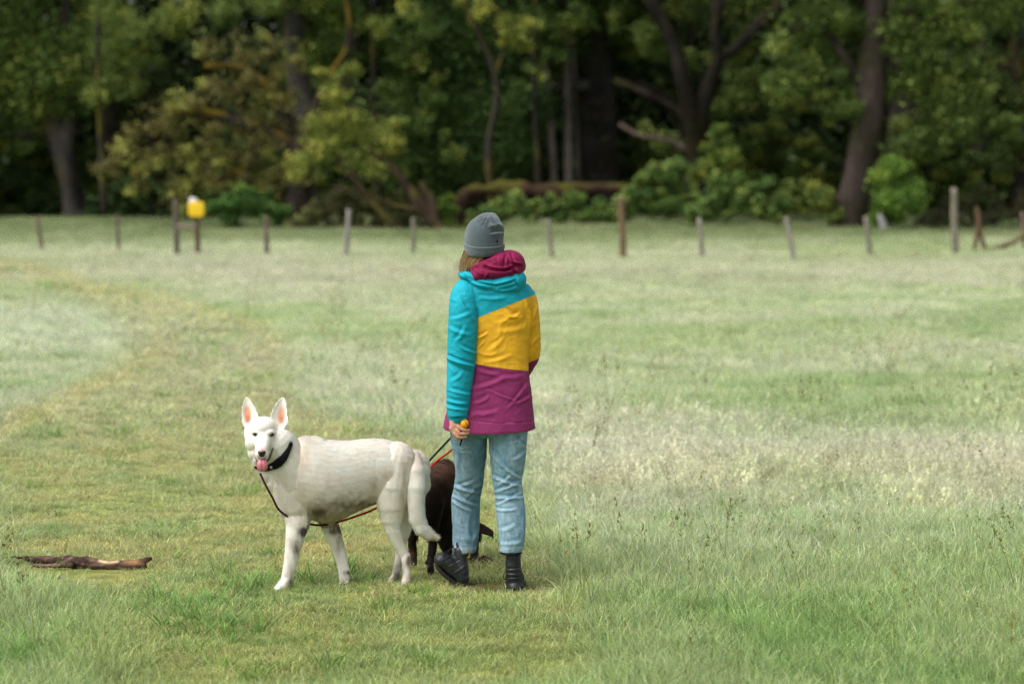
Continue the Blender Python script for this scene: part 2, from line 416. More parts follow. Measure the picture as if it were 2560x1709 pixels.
for cu, cv, su, sv, n_, lo, hi, sc_ in [(520, 1540, 75, 28, 26, 10, 12, 1.15), (640, 1490, 30, 14, 7, 10, 12, 1.1), (60, 1660, 50, 20, 10, 10, 12, 1.5), (1250, 1395, 60, 20, 5, 10, 12, .8), (870, 1420, 20, 10, 3, 10, 12, 1.0), (2010, 1075, 60, 14, 10, 12, 14, 1.0), (2190, 1090, 60, 12, 4, 12, 14, 1.0),
                                    (2530, 1080, 30, 14, 6, 12, 14, 1.1), (1680, 1060, 20, 10, 3, 12, 14, .9), (1500, 1110, 60, 14, 4, 12, 14, .8), (1940, 1345, 10, 6, 1, 12, 14, .7), (70, 1650, 6, 4, 1, 12, 14, 1.2), (700, 1640, 300, 40, 12, 10, 12, .8), (2300, 1190, 120, 20, 16, 10, 12, 1.5), (1850, 1300, 200, 20, 20, 10, 12, 1.2), (2050, 1640, 250, 30, 16, 10, 12, 1.1)]:
    for q in range(n_):
        g_ = G(re_.normal(cu, su), min(re_.normal(cv, sv), 1760)); EX.append([*g_, re_.integers(lo, hi), sc_*re_.uniform(.7, 1.3)])
EX = np.array(EX); PP.append(EX[:, :3]); II.append(EX[:, 3].astype(int)); CC.append(np.tile([.62, .74, .40], (len(EX), 1))*re_.uniform(.8, 1.1, (len(EX), 1))); SS.append(np.repeat(EX[:, 4:5], 3, 1)); RR.append(np.stack([0*EX[:, 0], 0*EX[:, 0], re_.uniform(0, 6.28, len(EX))], -1))
PP = np.concatenate(PP); II = np.concatenate(II); CC = np.concatenate(CC); SS = np.concatenate(SS); RR = np.concatenate(RR)
me = npmesh('grass', PP, [])
a = me.attributes.new('idx', 'INT', 'POINT'); a.data.foreach_set('value', II.astype(np.int32))
a = me.attributes.new('scl', 'FLOAT_VECTOR', 'POINT'); a.data.foreach_set('vector', SS.astype(np.float32).ravel())
a = me.attributes.new('rot', 'FLOAT_VECTOR', 'POINT'); a.data.foreach_set('vector', RR.astype(np.float32).ravel())
a = me.attributes.new('tint', 'FLOAT_COLOR', 'POINT'); c4 = np.ones((len(CC), 4), np.float32); c4[:, :3] = CC; a.data.foreach_set('color', c4.ravel())
grass = link('grass', me, None); me.materials.append(M_grass)
tag(grass, 'dewy green meadow grass covering the whole field', 'grass', kind='stuff')
ng = bpy.data.node_groups.new('scatter', 'GeometryNodeTree')
ng.interface.new_socket('Geometry', in_out='INPUT', socket_type='NodeSocketGeometry'); ng.interface.new_socket('Geometry', in_out='OUTPUT', socket_type='NodeSocketGeometry')
N = ng.nodes; gi = N.new('NodeGroupInput'); go = N.new('NodeGroupOutput'); ip = N.new('GeometryNodeInstanceOnPoints'); ci = N.new('GeometryNodeCollectionInfo')
ci.inputs['Collection'].default_value = lib; ci.inputs['Separate Children'].default_value = True; ci.inputs['Reset Children'].default_value = True
ip.inputs['Pick Instance'].default_value = True
def na(nm, ty):
    x = N.new('GeometryNodeInputNamedAttribute'); x.data_type = ty; x.inputs['Name'].default_value = nm; return x.outputs[0]
ng.links.new(gi.outputs[0], ip.inputs['Points']); ng.links.new(ci.outputs[0], ip.inputs['Instance'])
ng.links.new(na('idx', 'INT'), ip.inputs['Instance Index']); ng.links.new(na('rot', 'FLOAT_VECTOR'), ip.inputs['Rotation']); ng.links.new(na('scl', 'FLOAT_VECTOR'), ip.inputs['Scale'])
ng.links.new(ip.outputs[0], go.inputs[0])
gm = grass.modifiers.new('scatter', 'NODES'); gm.node_group = ng
print('tufts', len(PP))
# ------------------------------------------------------------------ wood behind the field
DU = 1.0898   # the photograph was measured on a 2349 px wide copy
def D(u, v, Y): return W(u*DU, v*DU, Y)
def leafmesh(name, C, size, cols, seed=0, flat=.5):
    size = size*.84
    r = np.random.default_rng(seed); n = len(C)
    nrm = r.normal(size=(n, 3)); nrm[:, 2] = np.abs(nrm[:, 2])+flat; nrm /= np.linalg.norm(nrm, axis=1)[:, None]
    a = np.cross(nrm, r.normal(size=(n, 3))); a /= np.linalg.norm(a, axis=1)[:, None]+1e-9; b = np.cross(nrm, a)
    s = size*r.uniform(.5, 1.3, (n, 1)); e = s*r.uniform(.35, .6, (n, 1))
    V = np.stack([C-a*s, C-b*e+nrm*s*.15, C+a*s, C+b*e+nrm*s*.15], 1).reshape(-1, 3)
    Q = np.arange(n*4).reshape(-1, 4)
    return npmesh(name, V, [Q], smooth=False, cols=np.repeat(cols, 4, 0))
def cloud(blobs, Y, dens, r, clump=.40, thick=.9):
    """blobs (u, v, radius) in measured px; returns points and clump ids"""
    C = []; I = []; k = 0
    for u, v, rad in blobs:
        R = rad*DU*Y/F; c = D(u, v, Y); nc = max(3, int(9*(R/.8)**2)); 
        for q in range(nc):
            d = r.normal(size=3); d /= np.linalg.norm(d); d[1] *= thick; cc = c+d*R*r.uniform(.25, 1.0)**.6*np.array([1, 1, .85])
            n = int(2.6*dens*r.uniform(.5, 1.5)); C.append(cc+r.normal(size=(n, 3))*R*clump*np.array([1, 1, .8])*r.uniform(.4, 1.15)); I += [k]*n; k += 1
    return np.concatenate(C), np.array(I)
def leafcols(I, pal, r, C=None):
    pal = np.array(pal); k = I.max()+1
    pal = np.minimum(pal*np.array([1.58, 1.50, 1.6]), .6); base = lerp(pal[0], pal[1], r.uniform(size=k)); m = r.uniform(size=k) < .22; base[m] = pal[2]
    c = base[I]*r.uniform(.6, 1.35, (len(I), 1))
    return np.clip(c, .004, 1)
def trunkmesh(limbs, name, col, k=14, n=46, moss=None, seed=0, rough=.12):
    b = B()
    for L in limbs: b.grid(tube_rings(L, n, k))
    me = b.mesh(name); V = getV(me); N_ = getN(me)
    dd = fbm(V*np.array([1, 1, .35]), 2.6, seed, 4)
    V2 = V+N_*(dd*rough)[:, None]; setV(me, V2)
    c = np.array(col)*.52*(1+.8*fbm(V*np.array([1, 1, .3]), 3.0, seed+3)[:, None])
    if moss is not None:
        mm = sstep(-.1, .45, fbm(V, 1.1, seed+8)+.35*N_[:, 2]); c = lerp(c, moss, mm*.85)
    setcol(me, np.clip(c, .005, 1)); return me
def limb(Y, pts, dY=0):
    """pts (u, v, radius px[, extra depth])"""
    out = []
    for p in pts:
        y = Y+(p[3] if len(p) > 3 else 0); out.append([*D(p[0], p[1], y), p[2]*DU*y/F])
    return out
GREEN = [(.055, .10, .022), (.10, .155, .035), (.18, .22, .045)]
DARK = [(.028, .058, .018), (.05, .09, .024), (.085, .13, .034)]
OLIVE = [(.10, .10, .032), (.15, .145, .042), (.23, .25, .06)]
YELG = [(.11, .15, .03), (.18, .215, .045), (.25, .27, .05)]
LIME = [(.07, .14, .025), (.12, .21, .035), (.18, .26, .045)]
BR = (.05, .042, .034); GR = (.11, .10, .095); PALE = (.20, .17, .15); MOSS = (.10, .085, .018)
GRP = 'big trees along the edge of the wood'
def tree(label, base, Y, limbs, blobs, pal, dens=60, size=.13, col=BR, moss=MOSS, seed=0, cat='tree', nm='broadleaf_tree', grp=GRP, crownlab=None, rough=.1):
    r = np.random.default_rng(seed); b = D(base[0], base[1], Y); b[2] = float(gz(b[0], b[1]))
    t = thing(nm, label, cat, b, grp)
    if limbs: link('trunk', trunkmesh([limb(Y, L) for L in limbs], 'trunk', col, moss=moss, seed=seed, rough=rough), M_bark, t)
    if blobs:
        C, I = cloud(blobs, Y, dens, r)
        zmin = gz(C[:, 0], C[:, 1])+.05; C[:, 2] = np.maximum(C[:, 2], zmin)
        me = leafmesh('crown', C, size, leafcols(I, pal, r), seed); link('crown', me, M_leaf, t)
    return t
def gv(Y):   # measured-px row of the ground at distance Y
    p = proj(np.array([0, Y, float(gz(0, Y))])); return float(p[1])/DU
def hang(u0, u1, v0, v1, n, r0, r1, seed):
    r = np.random.default_rng(seed); return [(r.uniform(u0, u1), r.uniform(v0, v1), r.uniform(r0, r1)) for _ in range(n)]
def above(u0, u1, seed, n=26, v0=-650, v1=-60): return hang(u0, u1, v0, v1, n, 70, 120, seed)
# 1 forked tree at the left
tree('dark forked oak with a pale-sided leaning trunk at the left end of the wood', (172, 508), 89,
     [[(172, 520, 30), (160, 450, 20), (140, 340, 22), (105, 250, 20), (60, 180, 16), (20, 100, 14), (-20, 10, 12), (-60, -160, 8)],
      [(190, 520, 22, .5), (170, 430, 18, .5), (150, 330, 22), (165, 250, 16), (175, 150, 14), (150, 60, 12), (160, -60, 10), (140, -250, 7)],
      [(150, 330, 16), (110, 300, 9), (50, 310, 7), (-20, 300, 5)], [(170, 180, 10), (240, 120, 8), (300, 40, 6)]],
     hang(-60, 120, 200, 330, 5, 35, 60, 1)+hang(-80, 330, -40, 200, 20, 45, 85, 2)+above(-150, 380, 3), GREEN, 60, .13, col=(.085, .075, .068), seed=1)
# 2 drooping olive oak
tree('broad drooping oak with brownish olive leaves behind the yellow sign', (690, 500), 80,
     [[(678, 520, 40), (685, 440, 30), (690, 380, 27), (668, 330, 24), (600, 300, 16), (520, 270, 12), (430, 255, 9), (350, 290, 6)],
      [(668, 330, 20), (640, 230, 15), (560, 160, 11), (470, 150, 8)], [(690, 340, 16), (720, 250, 12), (760, 170, 9), (800, 90, 7), (790, -40, 6)],
      [(600, 330, 10), (560, 390, 8), (480, 420, 6), (350, 480, 4)]],
     [(u_, v_, r_*.68) for u_, v_, r_ in hang(250, 720, 90, 470, 46, 24, 44, 333) if v_ > 480-(u_-200)*.75]+[(u_, v_, r_*.72) for u_, v_, r_ in [(300, 330, 60), (350, 290, 62), (420, 250, 60), (500, 210, 60), (570, 180, 58), (620, 250, 55), (560, 280, 60), (480, 300, 60), (410, 340, 60), (340, 380, 56), (270, 380, 45), (250, 400, 35), (440, 400, 55),
      (520, 360, 50), (590, 330, 42), (500, 420, 44), (400, 430, 45), (560, 120, 50), (620, 90, 50), (480, 120, 48), (680, 150, 40), (640, 200, 44), (680, 290, 35)]], OLIVE, 30, .11, seed=2, moss=(.13, .09, .012))
# conifer trunk behind
tree('tall straight grey trunk rising behind the drooping olive oak', (690, 495), 86,
     [[(705, 500, 30), (690, 380, 26), (690, 250, 27), (682, 150, 25), (675, 60, 24), (668, -60, 22), (660, -500, 14)]],
     above(560, 800, 5, 14)+hang(720, 820, -20, 130, 5, 35, 55, 6), GREEN, 55, .13, col=GR, moss=None, seed=6, nm='conifer_tree')
# 3 yellow-green tree and its slanting red-brown boughs
tree('small yellow-green tree with slanting reddish boughs reaching the ground', (1000, 530), 76,
     [[(1022, 538, 10), (985, 500, 13), (950, 450, 12), (915, 400, 10), (880, 365, 9), (840, 330, 7), (800, 290, 6)],
      [(1000, 515, 10), (990, 465, 9), (965, 420, 5)], [(905, 520, 8), (850, 460, 9), (815, 410, 10), (790, 380, 9), (760, 350, 6)],
      [(960, 480, 6), (900, 470, 5), (830, 440, 4), (760, 430, 3)]],
     [(770, 220, 34), (800, 260, 42), (760, 290, 44), (840, 290, 44), (880, 330, 40), (800, 340, 46), (720, 340, 40), (700, 380, 34), (850, 370, 36), (910, 350, 30), (760, 190, 26), (930, 395, 20), (905, 280, 16), (690, 400, 22),
      (740, 160, 22), (800, 150, 22)], YELG, 42, .10, col=(.10, .068, .05), moss=(.075, .07, .018), seed=7, nm='small_tree')
# dark green mass of the middle tree
tree('dense dark green tree hanging low in the middle of the wood', (1120, 450), 88,
     [[(1110, 475, 24), (1105, 380, 20), (1095, 250, 18), (1110, 100, 16), (1120, -100, 12), (1120, -450, 7)]],
     hang(900, 1240, 20, 400, 46, 45, 75, 8)+above(850, 1300, 9, 24), [(.035, .075, .022), (.06, .11, .028), (.09, .15, .035)], 60, .12, seed=8)
tree('light sprays of yellowish leaves on a tree above the walker\'s hat', (1150, 450), 80,
     [[(1130, 470, 9), (1120, 340, 8), (1140, 200, 7), (1090, 60, 6), (1040, -30, 5)], [(1140, 160, 5), (1170, 60, 4), (1100, 0, 4)]],
     [(1100, 20, 30), (1140, 50, 32), (1180, 80, 30), (1200, 110, 24), (1060, 0, 30), (1160, 100, 22), (1225, 60, 20), (930, 30, 30), (860, 60, 26)], YELG, 30, .10, seed=9, nm='slender_tree', col=(.05, .045, .035), rough=.02)
# 4 mossy horizontal fallen limb
r4 = D(1060, 500, 78)
t = thing('fallen_tree', 'mossy fallen trunk arching low over the brambles in the middle', 'fallen tree', [r4[0], r4[1], float(gz(r4[0], r4[1]))])
link('trunk', trunkmesh([limb(78, [(1035, 545, 24), (1052, 500, 20), (1066, 455, 17), (1100, 438, 16), (1170, 436, 17), (1250, 438, 19), (1330, 436, 18), (1400, 432, 16), (1470, 436, 12)]),
                         limb(78, [(1250, 445, 8), (1242, 480, 9), (1225, 505, 9)])], 'trunk', (.085, .05, .038), moss=(.075, .070, .014), seed=4, rough=.2), M_bark, t)
# 5 huge grey trunk with burl
tree('huge grey-barked oak with a dark mossy burl and level boughs in the shade', (1370, 430), 92,
     [[(1372, 470, 62), (1372, 400, 52), (1372, 330, 46), (1372, 260, 42), (1368, 180, 38), (1365, 90, 33), (1360, 0, 30), (1355, -120, 26), (1350, -450, 15)],
      [(1345, 195, 14, -3), (1290, 200, 11, -3.5), (1240, 215, 9, -3.8), (1180, 210, 7, -3.8)], [(1400, 185, 13), (1450, 190, 11), (1500, 210, 10), (1550, 240, 9), (1590, 270, 9)],
      [(1372, 270, 40, -1), (1375, 240, 30, -1.2), (1378, 300, 20, -1)]],
     hang(1180, 1360, 0, 130, 9, 35, 55, 10)+hang(1400, 1500, 0, 150, 7, 35, 55, 11)+above(1200, 1500, 12, 18), GREEN, 45, .12, col=(.085, .08, .078), moss=(.035, .025, .015), seed=5)
for q, (u0, u1, rr, sd_, lb) in enumerate([(1270, 1254, 8, 20, 'thin pale trunk, leftmost of the group before the huge grey oak'), (1304, 1302, 11, 21, 'pale slender trunk close to the left side of the huge grey oak'),
                                           (1325, 1318, 6, 22, 'thinnest pale trunk, touching the left side of the huge grey oak'), (1228, 1236, 6, 23, 'faint thin trunk in the shade above the arching fallen trunk')]):
    tree(lb, (u0, 440), 88+q*.4, [[(u0+3, 462, rr*1.2), (u0, 380, rr), ((u0+u1)/2, 280, rr*.9), (u1, 180, rr*.85), (u1-6, 40, rr*.7), (u1, -220, rr*.4)]],
         above(u0-60, u0+60, sd_, 4, -400, -120), GREEN, 40, .12, col=PALE, moss=None, seed=sd_, nm='slender_tree', grp='slender pale trunks in the shade', rough=.03)
# 6 forked oak
tree('dark oak forking into a wide V to the right of the huge grey one', (1600, 400), 84,
     [[(1602, 480, 36, -2), (1600, 400, 30, -2), (1598, 340, 26, -2.2), (1592, 290, 22, -2.4), (1580, 240, 19, -2.6), (1565, 170, 18, -2.8), (1550, 110, 17, -2.8), (1520, 50, 16, -2.8), (1490, 0, 15, -2.8), (1430, -90, 11, -2), (1380, -260, 7)],
      [(1600, 340, 22, -2.2), (1610, 260, 20, -2.4), (1628, 190, 18, -2.6), (1645, 130, 16, -2.6), (1640, 60, 13, -2.6), (1655, -40, 10, -2), (1680, -200, 7)],
      [(1645, 140, 12, -2.6), (1690, 110, 12, -2.6), (1740, 60, 15, -2.6), (1800, 10, 15, -2.6), (1880, -60, 12, -2), (1980, -160, 8)], [(1590, 285, 14, -2.4), (1545, 250, 11, -2.4), (1480, 215, 9, -2.4), (1410, 185, 9, -2)]],
     hang(1450, 1900, -20, 240, 20, 28, 46, 13)+[(1540, 330, 26), (1520, 340, 30), (1660, 250, 34), (1640, 310, 26), (1470, 300, 24)]+above(1420, 1900, 14, 26), [(.06, .10, .022), (.11, .15, .035), (.17, .20, .05)], 46, .12, col=(.028, .024, .02), moss=(.022, .02, .008), seed=12)
tree('bare pale bough slanting down from the forked oak to the brambles', (1620, 385), 82,
     [[(1622, 400, 12), (1600, 362, 9), (1560, 335, 7), (1520, 318, 6), (1470, 312, 5), (1420, 285, 4)]], [], GREEN, col=(.17, .13, .11), moss=None, seed=15, cat='bough', nm='fallen_bough', grp=None, rough=.03)
# 7 big trunk right
tree('thick dark leaning trunk, nearest of the big trees, beside the bright green sapling', (1945, 525), 76.5,
     [[(1938, 540, 50), (1950, 500, 42), (1968, 420, 38), (1985, 320, 37), (1993, 240, 36), (1998, 160, 34), (2004, 80, 30), (2010, 0, 28), (2020, -120, 22), (2030, -420, 12)],
      [(2010, 160, 18), (2045, 90, 14), (2100, 30, 12), (2160, -40, 9)], [(1985, 200, 12), (1930, 120, 10), (1870, 60, 10), (1800, 70, 8)]],
     hang(1790, 1950, 0, 260, 13, 30, 52, 16)+hang(2040, 2330, -20, 330, 26, 36, 60, 17)+[(2005, 60, 40), (2050, 120, 40), (1890, 200, 30), (1910, 270, 22), (2060, 200, 30)]+above(1800, 2350, 18, 26),
     [(.055, .095, .022), (.10, .15, .033), (.17, .22, .05)], 44, .12, col=(.085, .065, .058), moss=(.03, .03, .015), seed=16)
tree('shadowed oak trunk with a hooked bough at the right edge of the picture', (2349, 430), 85,
     [[(2352, 520, 34), (2350, 380, 26), (2345, 240, 22), (2330, 130, 20), (2330, 40, 18), (2300, -60, 14), (2260, -260, 8)], [(2345, 170, 12), (2300, 150, 10), (2250, 125, 9), (2215, 90, 6)], [(2335, 60, 9), (2290, 10, 8), (2230, -40, 6)]],
     hang(2200, 2480, -20, 380, 20, 36, 60, 19)+above(2250, 2600, 20, 20), [(.05, .085, .022), (.085, .125, .033), (.13, .16, .05)], 46, .12, seed=19, col=(.05, .042, .036))
tree('pale stub of a trunk standing in the shade left of the right-edge oak', (2240, 400), 92, [[(2240, 440, 26), (2240, 370, 20), (2245, 300, 16), (2250, 220, 12), (2255, 60, 8)]], hang(2120, 2300, 180, 380, 10, 30, 50, 29), DARK, 40, .12, col=(.13, .11, .10), moss=None, seed=24, nm='slender_tree')
# off-frame neighbours
for q, (u, Y, sd_, lb) in enumerate([(-320, 88, 41, 'dark green tree just beyond the left edge of the picture'), (2700, 86, 42, 'dark green tree just beyond the right edge of the picture')]):
    tree(lb, (u, 480), Y, [[(u, 510, 30), (u+10, 300, 24), (u, 100, 20), (u-10, -150, 14), (u, -500, 8)]], hang(u-260, u+260, -60, 400, 34, 45, 75, sd_)+above(u-260, u+260, sd_+5, 22), GREEN, 40, .13, seed=sd_)
for q, (bl_, pal_, Y_, lb) in enumerate([
    ([(1230, 30, 34), (1290, 70, 36), (1330, 20, 36), (1270, 130, 28), (1420, 40, 34), (1240, 160, 24)], GREEN, 86.5, 'leafy young tree whose crown veils the tops of the slender pale trunks'),
    ([(230, 120, 40), (280, 190, 44), (220, 230, 36), (310, 90, 40), (370, 60, 44), (330, 150, 36), (250, 30, 44), (420, 20, 44), (510, 30, 44), (600, 20, 40)], [(.07, .11, .025), (.12, .16, .035), (.19, .22, .045)], 84, 'yellowish green tree between the forked oak at left and the drooping olive oak'),
    ([(860, 60, 44), (940, 120, 44), (900, 200, 44), (980, 60, 40), (1000, 200, 40), (960, 280, 36), (830, 140, 30), (1030, 330, 34)], GREEN, 86, 'mid green tree behind the small yellow-green tree')]):
    tree(lb, (bl_[0][0], 450), Y_, [[(bl_[0][0]+10, 490, 9), (bl_[0][0], 300, 7), (bl_[0][0]-5, 120, 6), (bl_[0][0], -40, 4)]], bl_, pal_, 40, .11, col=(.045, .04, .033), seed=200+q, nm='slender_tree', rough=.02)
# 8 sapling
tree('bright green bushy sapling beside the thick leaning trunk', (2050, 525), 75,
     [[(2040, 530, 5), (2045, 480, 4), (2050, 420, 3)], [(2050, 520, 4), (2075, 460, 3), (2085, 400, 2)]],
     [(2055, 390, 32), (2080, 410, 32), (2025, 415, 28), (1998, 402, 15), (2035, 440, 40), (2085, 445, 34), (2055, 480, 40), (2092, 480, 28), (2022, 480, 28), (2010, 505, 16), (2060, 375, 14), (2090, 385, 12), (2070, 510, 24)], LIME, 90, .09, col=GR, moss=None, seed=31, nm='sapling', cat='sapling', grp=None, rough=.01)
p = D(2026, 515, 74.5)
t = link('pale_stump', trunkmesh([limb(74.5, [(2028, 533, 10), (2026, 515, 8), (2020, 500, 6), (2018, 492, 3)])], 'stump', (.42, .40, .42), moss=None, seed=33, rough=.02), M_bark)
tag(t, 'small whitish stump under the bright green sapling', 'stump'); recentre(t, (p[0], p[1], float(gz(p[0], p[1]))))
# bramble mounds and shrubs
def shrub(label, blobs, Y, pal, dens=70, size=.09, seed=0, grp='shrubs and brambles below the trees', nm='bramble_bush', flat=.8):
    r = np.random.default_rng(seed); C, I = cloud(blobs, Y, dens, r, clump=.24, thick=1.2)
    C[:, 2] = np.maximum(C[:, 2], gz(C[:, 0], C[:, 1])+.03); me = leafmesh(nm, C, size, leafcols(I, pal, r), seed, flat)
    o = link(nm, me, M_leaf); c = C.mean(0); recentre(o, (c[0], c[1], float(gz(c[0], c[1])))); tag(o, label, 'bush', grp); return o
def mound(u0, u1, vt, vb, rad, seed):
    r = np.random.default_rng(seed); n = max(3, int((u1-u0)*(vb-vt)/(rad*rad)*1.3)); out = []
    for q in range(n):
        u = r.uniform(u0, u1); e = 1-abs((u-(u0+u1)/2)/((u1-u0)/2))**3; out.append((u, vb-(vb-vt)*e*r.uniform(0, 1), rad*r.uniform(.7, 1.2)))
    return out
BRM = [(.07, .13, .035), (.13, .21, .05), (.20, .27, .07)]
shrub('big rounded bramble mound behind the tallest brown post', mound(1420, 1620, 385, 490, 26, 51), 76, BRM, seed=51)
shrub('long bramble mound between the brown post and the thick leaning trunk', mound(1590, 1800, 400, 490, 26, 52), 75.5, BRM, seed=52)
shrub('yellowish low bush just left of the thick leaning trunk', mound(1770, 1920, 410, 495, 22, 53), 76, [(.10, .15, .04), (.17, .22, .05), (.28, .32, .07)], seed=53)
shrub('low green bramble under the arching fallen trunk', mound(1080, 1420, 450, 505, 20, 54), 77.2, BRM, seed=54)
shrub('leafy shrub with yellow tips at the foot of the forked oak', mound(1600, 1700, 300, 420, 24, 55), 79, [(.08, .14, .03), (.15, .21, .04), (.24, .27, .05)], seed=55)
shrub('green bush behind the yellow sign post', mound(470, 660, 430, 505, 24, 56), 79, [(.05, .12, .03), (.09, .17, .04), (.13, .22, .05)], seed=56)
shrub('thin brownish scrub between the drooping oak and the slanting boughs', mound(680, 1010, 430, 530, 22, 57), 77, [(.10, .10, .05), (.13, .15, .05), (.18, .20, .07)], 40, seed=57)
shrub('dark undergrowth at the far left below the forked oak', mound(-80, 160, 400, 495, 26, 58), 90, DARK, seed=58)
shrub('dark undergrowth between the forked oak and the two posts at left', mound(200, 430, 420, 495, 24, 59), 88, DARK, seed=59)
shrub('dry brownish scrub behind the posts at the right edge', mound(2110, 2420, 440, 515, 24, 60), 78, [(.07, .075, .035), (.09, .09, .045), (.08, .11, .04)], 26, seed=60, flat=0)
shrub('small fresh green shoot at the foot of the slanting reddish boughs', mound(1005, 1045, 450, 530, 16, 61), 76.5, LIME, 50, seed=61)
for q, (u0, u1, vt, Yq, pal_, lab) in enumerate([(-60, 330, 330, 92, GREEN, 'tall shaded shrub layer at the far left'), (420, 700, 350, 90, GREEN, 'shaded shrubs behind the drooping olive oak'), (700, 1060, 330, 91, GREEN, 'shaded shrubs behind the slanting reddish boughs'),
        (1040, 1260, 320, 93, DARK, 'dark shrubs behind the arching fallen trunk, left of the slender trunks'), (1420, 1600, 300, 93, GREEN, 'shrubs between the huge grey oak and the forked oak'), (1640, 1930, 290, 92, GREEN, 'tall shrubs filling the gap left of the thick leaning trunk'), (2010, 2240, 330, 91, GREEN, 'shaded shrubs behind the bright green sapling'), (2230, 2460, 330, 92, GREEN, 'shaded shrubs at the right edge')]):
    shrub(lab, mound(u0, u1, vt, 490, 38, 300+q), Yq, pal_, 60, .12, seed=300+q)
# depth of the wood: one mass of trunks and leaves nobody could count
r = np.random.default_rng(99); C = []; 
for q in range(9500):
    Y = r.uniform(93, 112); x = r.uniform(-38, 38); z = r.uniform(0, 1)**1.15*19
    n = int(44*r.uniform(.5, 1.5)); C.append(np.array([x, Y, float(gz(x, Y))+z])+r.normal(size=(n, 3))*np.array([.8, .8, .5]))
I = np.concatenate([[k_]*len(c) for k_, c in enumerate(C)]); C = np.concatenate(C)
me = leafmesh('woodland', C, .31, leafcols(I, [(.08, .125, .05), (.12, .18, .065), (.15, .21, .075)], r), 7)
tag(link('woodland', me, M_leaf), 'deep shaded wood filling the space behind the front trees', 'woodland', kind='stuff')
b = B()
for q in range(70):
    Y = r.uniform(93, 112); x = r.uniform(-40, 40); rr = r.uniform(.12, .4); g0 = float(gz(x, Y)); b.grid(tube_rings([[x, Y, g0-.2, rr*1.3], [x+r.normal()*.2, Y, g0+4, rr], [x+r.normal()*.6, Y, g0+10, rr*.7], [x+r.normal(), Y, g0+18, rr*.3]], 12, 8))
tag(link('woodland_trunks', b.mesh('woodland_trunks'), mat('dim_bark', .95, attr=False, col=(.07, .06, .052), nscale=3, namt=.4, spec=.05)), 'many dim trunks deep inside the wood', 'woodland', kind='stuff')
# rough grass in front of the wood
# ------------------------------------------------------------------ fence posts
def post(label, top, bot, wpx, col, nm='fence_post', grp='old wooden posts along the far side of the field', jag=.02, kx=()):
    g = G(bot[0]*DU, bot[1]*DU+4); Y = g[1]; r_ = wpx*DU*Y/F/2
    p0 = np.array([g[0], Y, g[2]-.15]); tp = D(top[0], top[1], Y); bt = D(bot[0], bot[1], Y); ax = tp-bt
    n = 14; R = []; th = np.arange(14)*2*math.pi/14
    p0 = bt-ax/np.linalg.norm(ax)*.2
    for i_ in range(n):
        t_ = i_/(n-1); c = p0*(1-t_)+tp*t_; rr = r_*(1.06-.12*t_)*(1+.10*np.array([noise(np.array([math.cos(a)*.7+top[0], math.sin(a)*.7, t_*3]), 1.5, 3) for a in th]))
        if i_ == n-1: R.append(np.stack([c[0]+np.cos(th)*rr*.98, c[1]+np.sin(th)*rr*.98, np.full(14, c[2])+np.cos(th+top[0])*jag], -1)); break
        R.append(np.stack([c[0]+np.cos(th)*rr, c[1]+np.sin(th)*rr, np.full(14, c[2])], -1))
    b_ = B(); b_.grid(R); me = b_.mesh(nm); V = getV(me)
    c = np.array(col)*.72*(1+.35*fbm(V*np.array([1, 1, .12]), 26, 5)[:, None]); setcol(me, np.clip(c, .01, 1))
    o = link(nm, me, M_wood); recentre(o, tuple(g)); tag(o, label, 'post', grp); return o, r_, Y, tp
GP = (.24, .22, .20); DK = (.13, .105, .08); BRN = (.20, .13, .08)
post('short weathered post leaning right at the far left of the field edge', (84, 498), (97, 571), 9, (.17, .13, .10))
post('faint slim post between the forked oak and the pair joined by a rail', (268, 496), (273, 577), 8, (.18, .15, .12))
o3, r3, Y3, _ = post('thick dark grey post, left one of the pair joined by a rail', (403, 459), (406, 583), 13, (.15, .125, .11))
o4, r4_, Y4, tp4 = post('brown post carrying the yellow sign', (451, 470), (454, 581), 12, (.17, .11, .08))
post('plain brown post to the right of the yellow sign', (610, 497), (612, 583), 11, (.19, .14, .12))
post('pale silver post with its top tilted right, below the yellow-green tree', (801, 480), (793, 585), 12, (.34, .31, .30))
post('slim grey post just left of the walker\'s hat', (948, 500), (948, 583), 9, (.25, .23, .19))
post('thin grey post tilted left, right of the walker\'s hood', (1256, 503), (1267, 592), 9, (.24, .22, .20))
post('tallest brown post standing in front of the bramble mound', (1424, 452), (1430, 591), 15, BRN)
post('slim silver-edged post right of the tallest brown one', (1604, 502), (1611, 588), 10, (.30, .27, .24))
post('silver post tilted left, before the thick leaning trunk', (1803, 498), (1821, 593), 10, (.32, .29, .27))
post('thin grey post below the bright green sapling', (1985, 497), (1997, 586), 10, (.28, .24, .21))
post('tall thick grey post with a dark right side near the right edge', (2188, 432), (2191, 581), 16, (.24, .215, .17))
post('slim post cut off by the right edge of the picture', (2346, 488), (2350, 566), 9, (.24, .18, .14))
# forked natural branch prop
gB = G(2236*DU, 576*DU)
bp_ = lambda pts: [[*D(a_, b_, gB[1]+(c_[1] if len(c_) > 1 else 0)), c_[0]*DU*gB[1]/F] for a_, b_, *c_ in pts]
me = trunkmesh([bp_([(2234, 578, 5), (2240, 545, 5), (2246, 515, 5.5), (2243, 490, 5.5), (2240, 474, 4)]), bp_([(2246, 515, 4), (2252, 545, 5), (2262, 576, 6)]), bp_([(2262, 572, 4, .2), (2300, 565, 5, .4), (2349, 545, 5, .8), (2400, 530, 5, 1)])], 'crooked_branch', (.24, .14, .10), moss=(.10, .08, .04), seed=70, rough=.01)
o = link('crooked_branch', me, M_bark); recentre(o, tuple(gB)); tag(o, 'crooked reddish branch propped upright with a log trailing right of it', 'branch')
